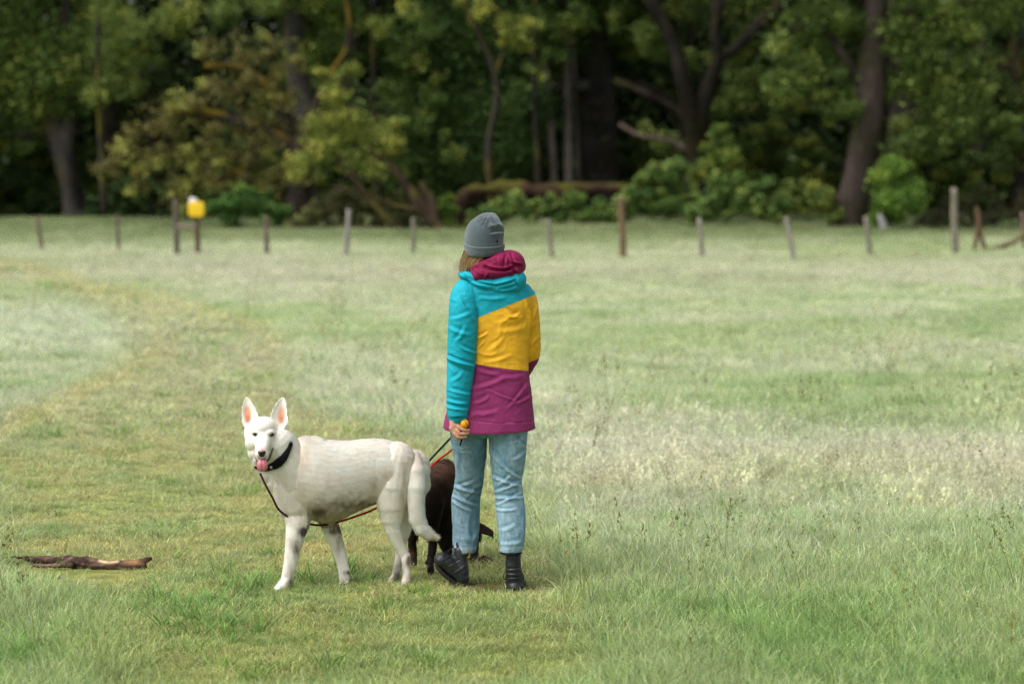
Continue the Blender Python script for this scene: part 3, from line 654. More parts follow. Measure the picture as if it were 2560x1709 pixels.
# rail + sign
pa = D(406, 519, Y3)+np.array([.02, 0, 0]); pb = D(452, 521, Y3-.02)
b = B(); R = []
for t_ in np.linspace(0, 1, 8):
    c = pa*(1-t_)+pb*t_; hh = .055*(1+.1*math.sin(t_*9)); R.append([[c[0], c[1]-.14, c[2]-hh], [c[0], c[1]-.10, c[2]-hh], [c[0], c[1]-.10, c[2]+hh], [c[0], c[1]-.14, c[2]+hh]])
b.grid(R); me = b.mesh('fence_rail'); setcol(me, np.tile([.20, .155, .13], (len(me.vertices), 1)))
o = link('fence_rail', me, M_wood); recentre(o, tuple(pa)); tag(o, 'short weathered rail nailed between two posts by the yellow sign', 'rail')
def panel(name, cen, w_, h_, th_, rnd, colr, parent, rot=0):
    b_ = B(); R = []
    def outline(s):
        pts = []
        for cx, cz, a0 in ((1, 1, 0), (-1, 1, 90), (-1, -1, 180), (1, -1, 270)):
            for a in np.linspace(0, 90, 5):
                an = math.radians(a0+a); pts.append([cx*(w_/2-rnd)+math.cos(an)*rnd*s, cz*(h_/2-rnd)+math.sin(an)*rnd*s])
        return np.array(pts)
    c_, s_ = math.cos(rot), math.sin(rot)
    for yy, s in ((-th_/2, .7), (-th_/2+.004, 1), (th_/2-.004, 1), (th_/2, .7)):
        q = outline(s); q = np.stack([q[:, 0]*c_-q[:, 1]*s_, q[:, 0]*s_+q[:, 1]*c_], -1); R.append(np.stack([cen[0]+q[:, 0], np.full(len(q), cen[1]+yy), cen[2]+q[:, 1]], -1))
    b_.grid(R[::-1]); me_ = b_.mesh(name); setcol(me_, np.tile(colr, (len(me_.vertices), 1))); return link(name, me_, M_gloss, parent)
cs = D(450, 480, Y4-.15)
t = thing('yellow_sign', 'yellow sign panel with a white card above it, fixed to a brown post', 'sign', cs)
panel('sign_panel', cs, .37, .36, .03, .09, (.80, .52, .02), t)
panel('card', D(443, 461, Y4-.10), .19, .15, .02, .05, (.75, .76, .80), t, rot=-.35)
# ------------------------------------------------------------------ the walker
PY = 11.0
def folds(V, N_, lst, face=-1.0):
    """raised creases given in source pixels; only on the side facing the field of the photograph (y = -1) if face"""
    u, v = proj(V); d = np.zeros(len(V))
    fm = sstep(-.1, .45, N_[:, 1]*face) if face else 1.0
    for u0, v0, u1, v1, w_, A in lst:
        L = (u1-u0)**2+(v1-v0)**2+1e-9; t = ((u-u0)*(u1-u0)+(v-v0)*(v1-v0))/L; tt = np.clip(t, 0, 1)
        bow = 4*tt*(1-tt)*w_*.5
        px = ((u-u0)*(v1-v0)-(v-v0)*(u1-u0))/math.sqrt(L)
        e = np.where((t < 0), -t, np.where(t > 1, t-1, 0))*math.sqrt(L)
        q = np.hypot(px+bow, e); tap = np.exp(-(e/w_)**2)*(.35+.65*np.sin(np.pi*np.clip(tt, .04, .96))**.6)
        d += A*tap*(np.exp(-((px+bow)/w_)**2)-.75*np.exp(-((px+bow-1.7*w_)/w_)**2))
    return d*fm*1.35
def cloth(V, amt=1.0, st=1.3, seed=0):
    """creased shell fabric: sharp little ridges on soft swells"""
    Wp = V*np.array([1, 1, st]); Wp = Wp+.018*np.stack([fbm(V, 14, 3+seed, 2), fbm(V, 14, 5+seed, 2), fbm(V, 14, 7+seed, 2)], -1)
    a = 1-np.abs(fbm(Wp, 9, 12+seed, 2))*2.6; b_ = 1-np.abs(fbm(Wp+5, 21, 14+seed, 2))*2.6
    m = sstep(-.25, .45, fbm(V, 5, 17+seed, 2))
    return amt*(.0025*fbm(V, 7, 2+seed, 2)+.0050*np.clip(a, -.2, 1)**2*np.sign(np.clip(a, 0, 1))*m+.0014*np.clip(b_, 0, 1)**2)
def ringloft(st, n, k=64, pw=2.3):
    """stations (v, uL, uR, depth half, Y centre)"""
    S = cr(st, n); R = []; th = np.arange(k)*2*math.pi/k
    for v, uL, uR, b_, yc in S:
        a0 = W(uL, v, yc); a1 = W(uR, v, yc); c = (a0+a1)/2; a_ = (a1[0]-a0[0])/2
        cs, sn = np.cos(th), np.sin(th)
        R.append(np.stack([c[0]+a_*np.sign(cs)*np.abs(cs)**(2/pw), c[1]+b_*np.sign(sn)*np.abs(sn)**(2/pw), np.full(k, c[2])], -1))
    return np.array(R)
def zz(u, v, Y, r_): return [*W(u, v, Y), r_]
base_p = G(1250, 1472)
person = thing('person', 'person walking away in grey beanie, teal, yellow and plum jacket, pale jeans and black boots', 'person', (W(1245, 1470, 11.05)[0], 11.05, 0))
# body -----------------------------------------------------------------------
b = B()
b.ell(W(1211, 592, PY), (.075, .094, .105)); b.ell(W(1211, 612, PY+.03), (.062, .08, .10)); b.ell(W(1211, 640, PY+.075), (.04, .045, .035))
b.ell(W(1211, 610, PY+.125), (.012, .02, .025)); b.ell(W(1211, 628, PY+.115), (.024, .015, .010))   # nose, lips
for s in (-1, 1): b.ell(W(1211, 603, PY)+np.array([s*.078, 0, 0]), (.012, .022, .032))
b.cap(W(1213, 640, PY+.01), .052, W(1225, 712, PY), .058)
b.cap(W(1165, 740, PY), .055, W(1300, 742, PY), .05)
b.chain([(W(1230, 760, PY), .10), (W(1228, 850, PY), .09), (W(1225, 960, PY), .10)], .8)
b.cap(W(1190, 1020, PY), .085, W(1275, 1020, PY), .085, .9)
LA = [(W(1162, 745, PY-.03), .040), (W(1158, 885, PY-.08), .034), (W(1144, 1030, PY-.122), .024)]
b.chain(LA)
RA = [(W(1303, 750, PY+.02), .045), (W(1318, 878, PY+.06), .036), (W(1255, 962, PY+.24), .024)]
b.chain(RA)
b.chain([(W(1172, 1050, PY), .08), (W(1174, 1190, PY+.085), .046), (W(1160, 1290, PY+.125), .042), (W(1156, 1385, PY+.12), .026)])
b.chain([(W(1270, 1050, PY), .08), (W(1270, 1210, PY-.0), .050), (W(1280, 1330, PY-.03), .036), (W(1284, 1400, PY-.03), .026)])
b.cap(W(1155, 1400, PY+.12), .024, W(1150, 1425, PY+.12), .024); b.cap(W(1284, 1400, PY-.03), .026, W(1287, 1450, PY), .026)
# left hand: back of the hand seen from behind, fingers closing round the small ball
hY = PY-.125
Zh = lambda x, y, dy=0.0: W(1070+x/13.07, 1020+y/13.07, hY+dy)
px = 1/13.07/549.4
b.cap(Zh(840, 430), .020, Zh(870, 560), .022)
b.chain([(Zh(860, 520, .0), .020), (Zh(800, 640, .0), .016), (Zh(860, 800, .002), .013)])
b.chain([(Zh(940, 520, -.002), .017), (Zh(880, 660, -.002), .018), (Zh(920, 840, .0), .014)])
fingers = [[(930, 540, -.008, 8.6), (1010, 600, -.018, 8.4), (1110, 690, -.022, 7.8), (1220, 715, -.020, 7.2), (1325, 712, -.012, 6.4)],
           [(870, 610, -.006, 8.4), (930, 710, -.016, 8.4), (1030, 830, -.020, 7.8), (1180, 835, -.018, 7.2), (1310, 815, -.010, 6.3)],
           [(820, 690, -.004, 8.0), (880, 820, -.012, 8.0), (975, 940, -.015, 7.4), (1110, 955, -.013, 6.8), (1240, 935, -.006, 6.0)],
           [(800, 720, .010, 7.2), (850, 880, .004, 7.0), (930, 1000, .004, 6.6), (1040, 1010, .006, 6.0), (1140, 985, .010, 5.4)]]
for f_ in fingers: b.chain([(Zh(x_, y_, dy), r_*.001) for x_, y_, dy, r_ in f_])
b.chain([(Zh(960, 520, .016), .0095), (Zh(1080, 600, .030), .0092), (Zh(1190, 680, .028), .0085), (Zh(1270, 740, .016), .0075)])  # thumb on the far side
# right hand, held forward, closed on the leads
rh = W(1243, 972, PY+.27)
b.ell(rh, (.032, .040, .026))
for q in range(4):
    a = rh+np.array([-.012, .045-.022*q, .018-.002*q]); b.chain([(a+np.array([.02, 0, 0]), .0085), (a+np.array([-.016, 0, -.004]), .0083), (a+np.array([-.026, .0, -.026]), .0078), (a+np.array([-.006, 0, -.038]), .007)])
b.chain([(rh+np.array([.012, .03, .02]), .0095), (rh+np.array([-.01, .058, .008]), .009), (rh+np.array([-.022, .05, -.012]), .008)])
me = b.fuse('body', .003, 2)
V = getV(me); u_, v_ = proj(V)
sk = np.tile([.55, .30, .20], (len(V), 1)); sk = lerp(sk, (.62, .28, .19), sstep(.1, .5, fbm(V, 60, 4))*.6)
nl = np.zeros(len(V))
for x_, y_ in ((1340, 700), (1325, 805), (1255, 925)):
    c_ = Zh(x_, y_, -.012); nl = np.maximum(nl, 1-np.clip(np.linalg.norm(V-c_, axis=1)/.0075, 0, 1))
sk = lerp(sk, (.75, .50, .42), sstep(.1, .5, nl)); setcol(me, sk)
body = link('body', me, M_skin, person)
for s in (-1, 1):
    e_ = B().ell(W(1211, 600, PY+.088)+np.array([s*.031, 0, 0]), (.012, .010, .009)).mesh('eye'); setcol(e_, np.tile([.05, .04, .03], (len(e_.vertices), 1))); link('eye', e_, M_gloss, person)
ring = tube('ring', [[*Zh(*p_), .0011] for p_ in ((985, 795, -.026), (1000, 760, -.030), (1030, 725, -.029))], 10, 8); setcol(ring, np.tile([.7, .55, .25], (len(ring.vertices), 1))); link('ring', ring, M_metal, person)
# beanie ----------------------------------------------------------------------
st = [(531.5, 1214, 1231, .012, PY-.0), (533.5, 1205, 1238, .03, PY), (538, 1197, 1242, .05, PY), (544, 1188, 1247, .068, PY), (552, 1177, 1252, .085, PY), (562, 1169.5, 1257, .098, PY), (572, 1165, 1261, .106, PY),
      (586, 1161.5, 1260, .110, PY), (602, 1160, 1258.5, .112, PY), (618, 1160.5, 1258.5, .112, PY), (630, 1163, 1257, .110, PY), (641, 1170, 1252, .10, PY)]
b = B(); b.grid(ringloft(st, 90, 96, 2.05)[::-1]); me = b.mesh('crown'); V = getV(me); N_ = getN(me); Zb = lambda x, y: (1100+x/7.13, 500+y/7.13)
d = folds(V, N_, [(*Zb(870, 255), *Zb(830, 330), 2.6, -.002), (*Zb(835, 310), *Zb(765, 480), 2.2, -.0055), (*Zb(930, 320), *Zb(1010, 480), 2.2, -.0055), (*Zb(770, 300), *Zb(640, 365), 2.2, -.0045), (*Zb(1120, 560), *Zb(930, 575), 3.2, -.006), (*Zb(1120, 470), *Zb(900, 470), 5, .004)], -1)
d = d*1.5+.0012*fbm(V, 30, 3)
setV(me, V+N_*d[:, None]); V = getV(me)
kc = np.tile([.072, .098, .108], (len(V), 1))*(1+.18*fbm(V, 160, 8)[:, None]); setcol(me, kc)
beanie = link('beanie', me, M_knit, person)
k_ = 96; th = np.arange(k_)*2*math.pi/k_; R = []
def cuffring(f, off):   # f 0..1 from the lower edge to the fold line
    out = []
    for a in th:
        back = .5-.5*math.sin(a); left = .5-.5*math.cos(a)
        uc, hw = 1210, 49.8
        u0 = uc+hw*math.cos(a)*(1+off*9)
        vt = 614+3.5*back-6*abs(math.cos(a))**3+(2 if math.cos(a) > 0 else -4)*abs(math.cos(a))**4; vb = 628+13*back*(1-.45*max(0, math.cos(a)))
        v0 = vb+(vt-vb)*f; sh = 1-.10*(1-f)*abs(math.cos(a))*(1 if math.cos(a) < 0 else .45)
        p0 = W(uc+(u0-uc)*sh, v0, PY); p0[1] = PY+math.sin(a)*(.110+off)*(1-.05*(1-f)); out.append(p0)
    return out
for f, off in ((0, -.012), (-.02, .001), (.1, .005), (.5, .0065), (.85, .006), (.97, .0075), (1.02, .007), (1.05, .004), (1.0, -.002)): R.append(cuffring(f, off))
b = B(); b.grid(R, cap=False); me = b.mesh('cuff'); V = getV(me); kc = np.tile([.085, .11, .12], (len(V), 1))*(1+.18*fbm(V, 160, 8)[:, None])
kc[6*k_:8*k_] *= 1.7; setcol(me, kc); link('beanie_cuff', me, M_knit, beanie)
b = B(); c_ = W(*Zb(1022, 735), PY-.088); b.ell(c_, (.0035, .004, .008)); me = b.mesh('tag'); setcol(me, np.tile([.01, .01, .012], (len(me.vertices), 1))); link('beanie_label', me, M_shell, beanie)
# hair ------------------------------------------------------------------------
r = np.random.default_rng(3); Vh, Qh, Ch = [], [], []; nv = 0
def lock(pts, wd, col):
    global nv
    Q = cr(pts, 12); n = len(Q)
    for i_ in range(n):
        w_ = wd*(1-.6*(i_/(n-1))**2); Vh.append(Q[i_]-[w_, 0, 0]); Vh.append(Q[i_]+[w_, 0, 0]); Ch.append(col); Ch.append(col)
        if i_: Qh.append([nv+2*i_-2, nv+2*i_-1, nv+2*i_+1, nv+2*i_])
    nv += 2*n
for q in range(520):
    t = r.uniform(0, 1); a0 = W(1164+t*50, 628+8*t+r.normal()*1.5, PY-.085+.05*(1-t)+r.normal()*.006)
    l_ = r.uniform(.6, 1.15); e = W(1163+t*26+r.normal()*3-6*l_, 636+62*l_-t*16, PY-.05+.05*(1-t)+r.normal()*.012); m = (a0+e)/2+np.array([-.010+r.normal()*.005, -.012*(t), .0])
    base = np.array([.46, .29, .14])*r.uniform(.5, 1.5); lock([a0, m, e], .0011, base)
for q in range(46):
    a0 = W(1166+r.uniform(0, 10), 632, PY-.05+r.normal()*.01); e = W(1148+r.normal()*6, 680+r.uniform(-10, 26), PY-.03); m = (a0+e)/2+np.array([-.014+r.normal()*.007, 0, 0]); lock([a0, m, e], .0005, np.array([.45, .33, .2])*r.uniform(.7, 1.3))
for q in range(150):   # front locks
    t = r.uniform(0, 1); a0 = W(1164+r.normal()*2, 626, PY-.03+.12*t); e = W(1158+r.normal()*3, 690+r.normal()*10, PY-.02+.12*t); lock([a0, (a0+e)/2+[-.012, 0, 0], e], .0012, np.array([.30, .18, .085])*r.uniform(.6, 1.4))
me = npmesh('hair', np.array(Vh), [np.array(Qh)], cols=np.array(Ch)); link('hair', me, M_hair, person)
# jacket ----------------------------------------------------------------------
TEAL = np.array([.009, .335, .43]); YEL = np.array([.80, .43, .026]); PLUM = np.array([.235, .028, .115]); DARKN = np.array([.015, .02, .035]); MAR = np.array([.21, .010, .058])
st = [(684, 1196, 1268, .05, PY), (692, 1182, 1290, .07, PY), (702, 1163, 1306, .085, PY), (714, 1145, 1318, .098, PY), (730, 1136, 1329, .106, PY), (752, 1142, 1333, .108, PY), (800, 1150, 1332, .106, PY), (850, 1150, 1324, .102, PY),
      (900, 1146, 1320, .102, PY), (935, 1139, 1322, .108, PY), (980, 1128, 1328, .120, PY), (1030, 1116, 1333, .134, PY), (1062, 1109, 1337, .146, PY), (1068, 1109, 1338, .146, PY)]
R = ringloft(st, 330, 420, 2.35)
# the hem dips at the back
hemd = np.linspace(0, 1, 330)[:, None]**6*np.clip(-np.sin(np.arange(420)*2*math.pi/420), -.6, 1)[None]*.014
R[..., 2] -= hemd
b = B(); inner = R[-1:].copy(); c_ = inner.mean(1, keepdims=True); lip = c_+(inner-c_)*.965; lip2 = c_+(inner-c_)*.95; lip2[..., 2] += .05
b.grid(np.concatenate([R, lip, lip2])[::-1]); me = b.mesh('jacket'); V = getV(me); N_ = getN(me)
Z = lambda x, y: (1060+x/2.615, 500+y/2.613)
FL = [(*Z(300, 560), *Z(350, 700), 4, .006), (*Z(345, 900), *Z(410, 872), 3.5, .006), (*Z(350, 965), *Z(390, 925), 3, .006), (*Z(540, 730), *Z(600, 770), 5, .005), (*Z(560, 765), *Z(620, 745), 4, .004), (*Z(690, 720), *Z(710, 850), 4, .006), (*Z(665, 660), *Z(700, 760), 4, .005),
      (*Z(400, 1060), *Z(560, 1020), 5, .003), (*Z(350, 1110), *Z(470, 1140), 5, .005), (*Z(330, 1230), *Z(520, 1170), 6, .0045), (*Z(420, 1240), *Z(590, 1310), 3, .003), (*Z(600, 1330), *Z(710, 1270), 4, .004), (*Z(560, 1350), *Z(690, 1180), 4, .003),
      (*Z(330, 1330), *Z(420, 1290), 5, .005), (*Z(320, 1400), *Z(470, 1385), 6, .004), (*Z(500, 860), *Z(660, 830), 7, .003), (*Z(430, 980), *Z(520, 900), 6, .003), (*Z(380, 640), *Z(520, 640), 5, .004), (*Z(660, 1100), *Z(685, 1300), 4, .004), (*Z(480, 1160), *Z(640, 1150), 6, .003)]
d = folds(V, N_, FL); d += cloth(V, 1.0)
u_, v_ = proj(V)
hem = 1060+14*np.exp(-((u_-1260)/90)**2)-14
d += -.0022*np.exp(-((v_-(hem-2))/1.6)**2)*(N_[:, 1] < .2)
d -= .004*np.exp(-(segdist(u_, v_, [(1160, 705), (1178, 735), (1190, 765), (1194, 800), (1192, 850), (1188, 905), (1184, 960)])/3.0)**2)*(N_[:, 1] < 0)
d -= .0025*np.exp(-(segdist(u_, v_, [(1336, 742), (1334, 790), (1325, 830), (1320, 880)])/2.5)**2)*(N_[:, 1] < 0)
V = V+N_*d[:, None]; setV(me, V); u_, v_ = proj(V)
l1 = 794+(u_-1194)*(737-794)/(1335-1194); l2 = 909+(u_-1186)*(927-909)/(1321-1186)-.00045*(u_-1186)*(1321-u_)*-1
bd = V[:, 1] < PY+.06
col = lerp(lerp(np.tile(PLUM, (len(V), 1)), YEL, np.clip((l2-v_)/2.2+.5, 0, 1)), TEAL, np.clip((l1-v_)/2.2+.5, 0, 1))
seam = np.maximum(np.exp(-((v_-l1)/.9)**2), np.exp(-((v_-l2)/.9)**2))*.35+np.exp(-((u_-(1262+(v_-900)*.02))/.8)**2)*(v_ > l2)*0
col = col*(1-seam[:, None]*(N_[:, 1] < 0)[:, None])*(1+.10*fbm(V, 7, 99, 3)[:, None]); setcol(me, col)
jacket = link('jacket', me, M_shell, person)
# sleeves
def sleeve(nm, pts, fl, colf, n=260, k=130, am=1.0):
    R = tube_rings(pts, n, k); b = B(); b.grid(R); me = b.mesh(nm); V = getV(me); N_ = getN(me)
    d = folds(V, N_, fl)+cloth(V+3, 1.15*am, 1.7)
    V = V+N_*d[:, None]; setV(me, V); setcol(me, colf(V)); return link(nm, me, M_shell, jacket)
SL = [(*Z(230, 640), *Z(320, 780), 5, .006), (*Z(170, 840), *Z(290, 880), 5, .005), (*Z(180, 780), *Z(300, 740), 5, .004), (*Z(160, 1030), *Z(330, 1085), 4, .010), (*Z(165, 1060), *Z(300, 1120), 5, -.006), (*Z(240, 960), *Z(335, 1000), 4, .006),
      (*Z(170, 1240), *Z(300, 1270), 4, .005), (*Z(160, 1310), *Z(270, 1330), 4, .006), (*Z(150, 1350), *Z(280, 1370), 4, .006), (*Z(190, 1180), *Z(250, 1130), 5, .004), (*Z(210, 930), *Z(270, 830), 5, .004)]
sL = sleeve('sleeve', [zz(1172, 712, PY-.0, .040), zz(1164, 726, PY-.03, .056), zz(1160, 750, PY-.055, .067), zz(1158, 806, PY-.08, .068), zz(1156, 860, PY-.085, .065), zz(1154, 895, PY-.085, .064), zz(1149.5, 950, PY-.095, .058), zz(1145.5, 1005, PY-.108, .052), zz(1144.5, 1030, PY-.118, .045), zz(1145, 1040, PY-.120, .042)], SL, lambda V: np.tile(TEAL, (len(V), 1)))
def rcol(V):
    u, v = proj(V); c = lerp(np.tile(YEL, (len(V), 1)), PLUM, np.clip((v+(u-1330)*.45-903)/2+.5, 0, 1)); return lerp(c, TEAL, np.clip((794-(u-1194)*.4043-v)/2+.5, 0, 1))
sleeve('sleeve', [zz(1298, 716, PY+.02, .040), zz(1303, 732, PY+.02, .054), zz(1308, 752, PY+.025, .062), zz(1315, 806, PY+.04, .062), zz(1318, 850, PY+.055, .060), zz(1319, 880, PY+.07, .058), zz(1309, 905, PY+.11, .056), zz(1285, 940, PY+.18, .052), zz(1262, 962, PY+.24, .045)],
       [(*Z(735, 700), *Z(700, 860), 4, .006), (*Z(740, 900), *Z(690, 960), 4, .006), (*Z(690, 830), *Z(740, 790), 4, .005)], rcol)
# gathered cuff with a dark strap
k_ = 90; th = np.arange(k_)*2*math.pi/k_
pts = [zz(1143, 1021, PY-.112, .044), zz(1143.2, 1032, PY-.116, .0455), zz(1145, 1042, PY-.118, .0435), zz(1147.5, 1051, PY-.119, .0400), zz(1148.2, 1053, PY-.119, .030)]
R = tube_rings(pts, 50, k_, .8)
b = B(); b.grid(R); me = b.mesh('sleeve_cuff'); V = getV(me); N_ = getN(me); ax = np.arange(len(V)) % k_
V = V+N_*(.0011*np.sin(ax*2*math.pi/k_*24+7*fbm(V, 26, 2))+.0018*fbm(V, 60, 5))[:, None]; setV(me, V); setcol(me, np.tile(TEAL*.8, (len(V), 1))); link('sleeve_cuff', me, M_shell, sL)
# hood --------------------------------------------------------------------------
Zb = lambda x, y: (1100+x/7.13, 500+y/7.13)
b = B()
for x_, y_, dy, rx, ry, rz, rt in [(800, 1190, -.03, .082, .085, .060, .45), (1060, 1110, -.045, .098, .09, .058, .10), (1270, 1090, -.04, .080, .085, .060, -.3), (1390, 1180, -.03, .046, .07, .042, -.35), (1000, 1270, -.055, .12, .08, .050, .04), (740, 1300, -.045, .075, .08, .048, .55), (1230, 1240, -.055, .085, .07, .042, .05), (640, 1200, -.01, .05, .07, .04, .8), (800, 1390, -.05, .05, .06, .025, .0)]:
    b.ell(W(*Zb(x_, y_), PY+dy), (rx*.8, ry, rz*.85), Matrix.Rotation(-rt, 4, 'Y'), 32, 20)
me = b.fuse('hood', .0028, 26); V = getV(me); N_ = getN(me)
HF = [(*Zb(800, 1190), *Zb(1020, 1262), 4.2, -.010), (*Zb(1020, 1262), *Zb(1290, 1212), 4.2, -.012), (*Zb(880, 1262), *Zb(1250, 1265), 3.2, .006), (*Zb(1180, 950), *Zb(1150, 1170), 3, -.007), (*Zb(1230, 960), *Zb(1300, 1130), 3.2, .007), (*Zb(1290, 1130), *Zb(1450, 1170), 3.5, -.009), (*Zb(1320, 1220), *Zb(1370, 1330), 3.5, -.009), (*Zb(780, 1080), *Zb(1000, 1010), 4, .004), (*Zb(620, 1230), *Zb(740, 1320), 3, .004), (*Zb(830, 1330), *Zb(800, 1420), 3, .005), (*Zb(560, 1200), *Zb(760, 1100), 3, .003), (*Zb(1010, 1030), *Zb(1050, 1190), 3.5, -.004)]
V = V+N_*(folds(V, N_, HF)+.002*fbm(V, 22, 6))[:, None]; setV(me, V); setcol(me, np.tile(MAR, (len(V), 1)))
hood = link('hood_lining', me, M_shell, jacket)
b = B()
for x_, y_, dy, rx, ry, rz, rt in [(620, 1400, -.03, .08, .075, .024, -.50), (880, 1500, -.055, .115, .07, .036, -.12), (1150, 1480, -.06, .11, .07, .046, .12), (1350, 1420, -.05, .065, .065, .046, .1), (1060, 1560, -.06, .10, .06, .036, .05), (450, 1370, .0, .05, .07, .018, -.5), (1330, 1540, -.05, .06, .06, .036, .5)]:
    b.ell(W(*Zb(x_, y_), PY+dy), (rx*.78, ry, rz), Matrix.Rotation(-rt, 4, 'Y'), 32, 20)
me = b.fuse('hood_shell', .0028, 26); V = getV(me); N_ = getN(me)
V = V+N_*(folds(V, N_, [(*Zb(700, 1470), *Zb(1000, 1530), 3, -.006), (*Zb(1000, 1530), *Zb(1330, 1440), 3, -.007), (*Zb(940, 1470), *Zb(945, 1640), 1.2, -.003), (*Zb(520, 1420), *Zb(760, 1530), 3, .006), (*Zb(1100, 1620), *Zb(1350, 1560), 3, .005), (*Zb(1350, 1420), *Zb(1420, 1560), 3, -.005)])+.002*fbm(V, 20, 9))[:, None]
setV(me, V); setcol(me, np.tile(TEAL, (len(V), 1))); link('hood', me, M_shell, jacket)
me = tube('collar', [zz(1166, 692, PY-.035, .014), zz(1173, 676, PY-.05, .012), zz(1184, 660, PY-.055, .009), zz(1196, 646, PY-.055, .005)], 30, 12, .7); setcol(me, np.tile(DARKN, (len(me.vertices), 1))); link('collar', me, M_shell, jacket)
# jeans ---------------------------------------------------------------------------
b = B()
b.grid(ringloft([(950, 1150, 1312, .10, PY), (1000, 1134, 1321, .118, PY), (1050, 1125, 1322, .12, PY), (1078, 1130, 1318, .10, PY), (1092, 1160, 1290, .06, PY)], 30, 60, 2.4)[::-1])
LL = [(1030, 1124, 1222, .105, PY), (1072, 1125, 1218, .10, PY+.01), (1112, 1130, 1216, .092, PY+.03), (1173, 1138, 1211, .080, PY+.07), (1216, 1135, 1207, .074, PY+.10), (1250, 1129, 1201, .070, PY+.115), (1295, 1130, 1199, .066, PY+.125), (1341, 1132, 1196.5, .064, PY+.13), (1376, 1134, 1190, .062, PY+.13), (1379, 1134, 1189, .060, PY+.13)]
RL = [(1030, 1222, 1322, .105, PY), (1072, 1220, 1321, .10, PY), (1112, 1223, 1317, .092, PY-.005), (1142, 1226, 1315, .086, PY-.005), (1173, 1229, 1311, .080, PY), (1200, 1232, 1305, .075, PY), (1234, 1236.5, 1309, .070, PY-.005), (1280, 1240, 1314, .068, PY-.02), (1326, 1245, 1313, .064, PY-.03), (1357, 1248, 1311, .062, PY-.035), (1378, 1248.5, 1306, .060, PY-.035)]
for S in (LL, RL): b.grid(ringloft(S, 90, 60, 2.1)[::-1])
me = b.fuse('jeans', .0036, 2); V = getV(me); N_ = getN(me)
ZJ = lambda x, y: (980+x/3.267, 1020+y/3.267)
JF = []
for x0, y0, x1, y1, w_, A in [(800, 330, 900, 470, 5, .006), (900, 470, 1060, 580, 4, .006), (820, 560, 1050, 640, 4, .007), (830, 690, 1050, 600, 4, .006), (840, 730, 1070, 730, 4, .007), (850, 790, 1060, 690, 3.5, .005), (860, 830, 1000, 830, 3.5, .005), (1000, 240, 1100, 330, 4, .005), (960, 290, 1070, 240, 4, .004), (1000, 420, 1090, 350, 4, .004), (880, 620, 960, 560, 4, .005),
                              (510, 640, 720, 690, 4, .007), (500, 720, 700, 800, 4, .006), (500, 760, 640, 840, 4, .006), (540, 640, 660, 600, 4, .004), (720, 620, 600, 740, 4, .004), (520, 690, 600, 760, 3.5, .005), (530, 420, 560, 600, 5, .005), (620, 900, 640, 1080, 6, .004), (700, 1000, 660, 1120, 4, .005), (500, 1050, 530, 1150, 4, .005), (560, 230, 640, 300, 5, .004), (760, 240, 700, 330, 5, .004),
                              (880, 1000, 1000, 960, 5, .003), (900, 1110, 1060, 1090, 5, .003), (1070, 900, 1080, 1060, 4, .004)]:
    JF.append((*ZJ(x0, y0), *ZJ(x1, y1), w_, A))
d = folds(V, N_, JF)*.95+.0025*fbm(V*np.array([1, 1, 1.3]), 14, 51, 3)+cloth(V+7, .8, 1.9, 9)
V = V+N_*d[:, None]; setV(me, V); u_, v_ = proj(V)
jc = np.tile([.20, .345, .43], (len(V), 1)); wash = fbm(V*np.array([1, 1, .35]), 12, 61, 3)
jc = lerp(jc, (.40, .53, .61), sstep(-.2, .6, wash+.25*np.clip(d/.006, -1, 1))*.7)
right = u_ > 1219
jc = lerp(jc, (.08, .17, .235), (~right)*.52)  # left leg's shade painted into the denim colour
jc = lerp(jc, (.36, .50, .57), np.exp(-((v_-1370)/5)**2)*.6)
ed = np.where(right, np.minimum(np.abs(u_-1234), np.abs(u_-1310)), np.minimum(np.abs(u_-1137), np.abs(u_-1203)))
jc = lerp(jc, (.10, .20, .28), np.exp(-((v_-1362)/1.3)**2)*.5)
jc = lerp(jc, (.13, .24, .32), np.exp(-((u_-np.where(right, 1311-6*np.exp(-((v_-1200)/60)**2), 1203-3))/1.6)**2)*.5*(v_ > 1100))
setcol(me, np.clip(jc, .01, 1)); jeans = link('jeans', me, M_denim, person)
for S in ((1161.5, 1378, PY+.13, 27), (1277.5, 1377, PY-.035, 28)):   # dark inside of each trouser end
    b = B(); R = []
    for f, vv in ((.96, 0), (1.0, 3.5), (.9, 4.5), (.6, 4)):
        c_ = W(S[0], S[1]+vv, S[2]); th = np.arange(40)*2*math.pi/40; R.append(np.stack([c_[0]+np.cos(th)*S[3]/549*f, c_[1]+np.sin(th)*.060*f, c_[2]+.004*np.sin(th)], -1))
    b.grid(R[::-1]); me = b.mesh('trouser_hem'); setcol(me, np.tile([.012, .016, .022], (len(me.vertices), 1))); link('trouser_hem', me, M_denim, jeans)
# boots ---------------------------------------------------------------------------
BK = (.022, .025, .029)
def bootcol(me, base=BK, hi=None):
    V = getV(me); c = np.array(base)*.62*(1+.5*fbm(V, 30, 71)[:, None]); setcol(me, np.clip(c, .004, 1))
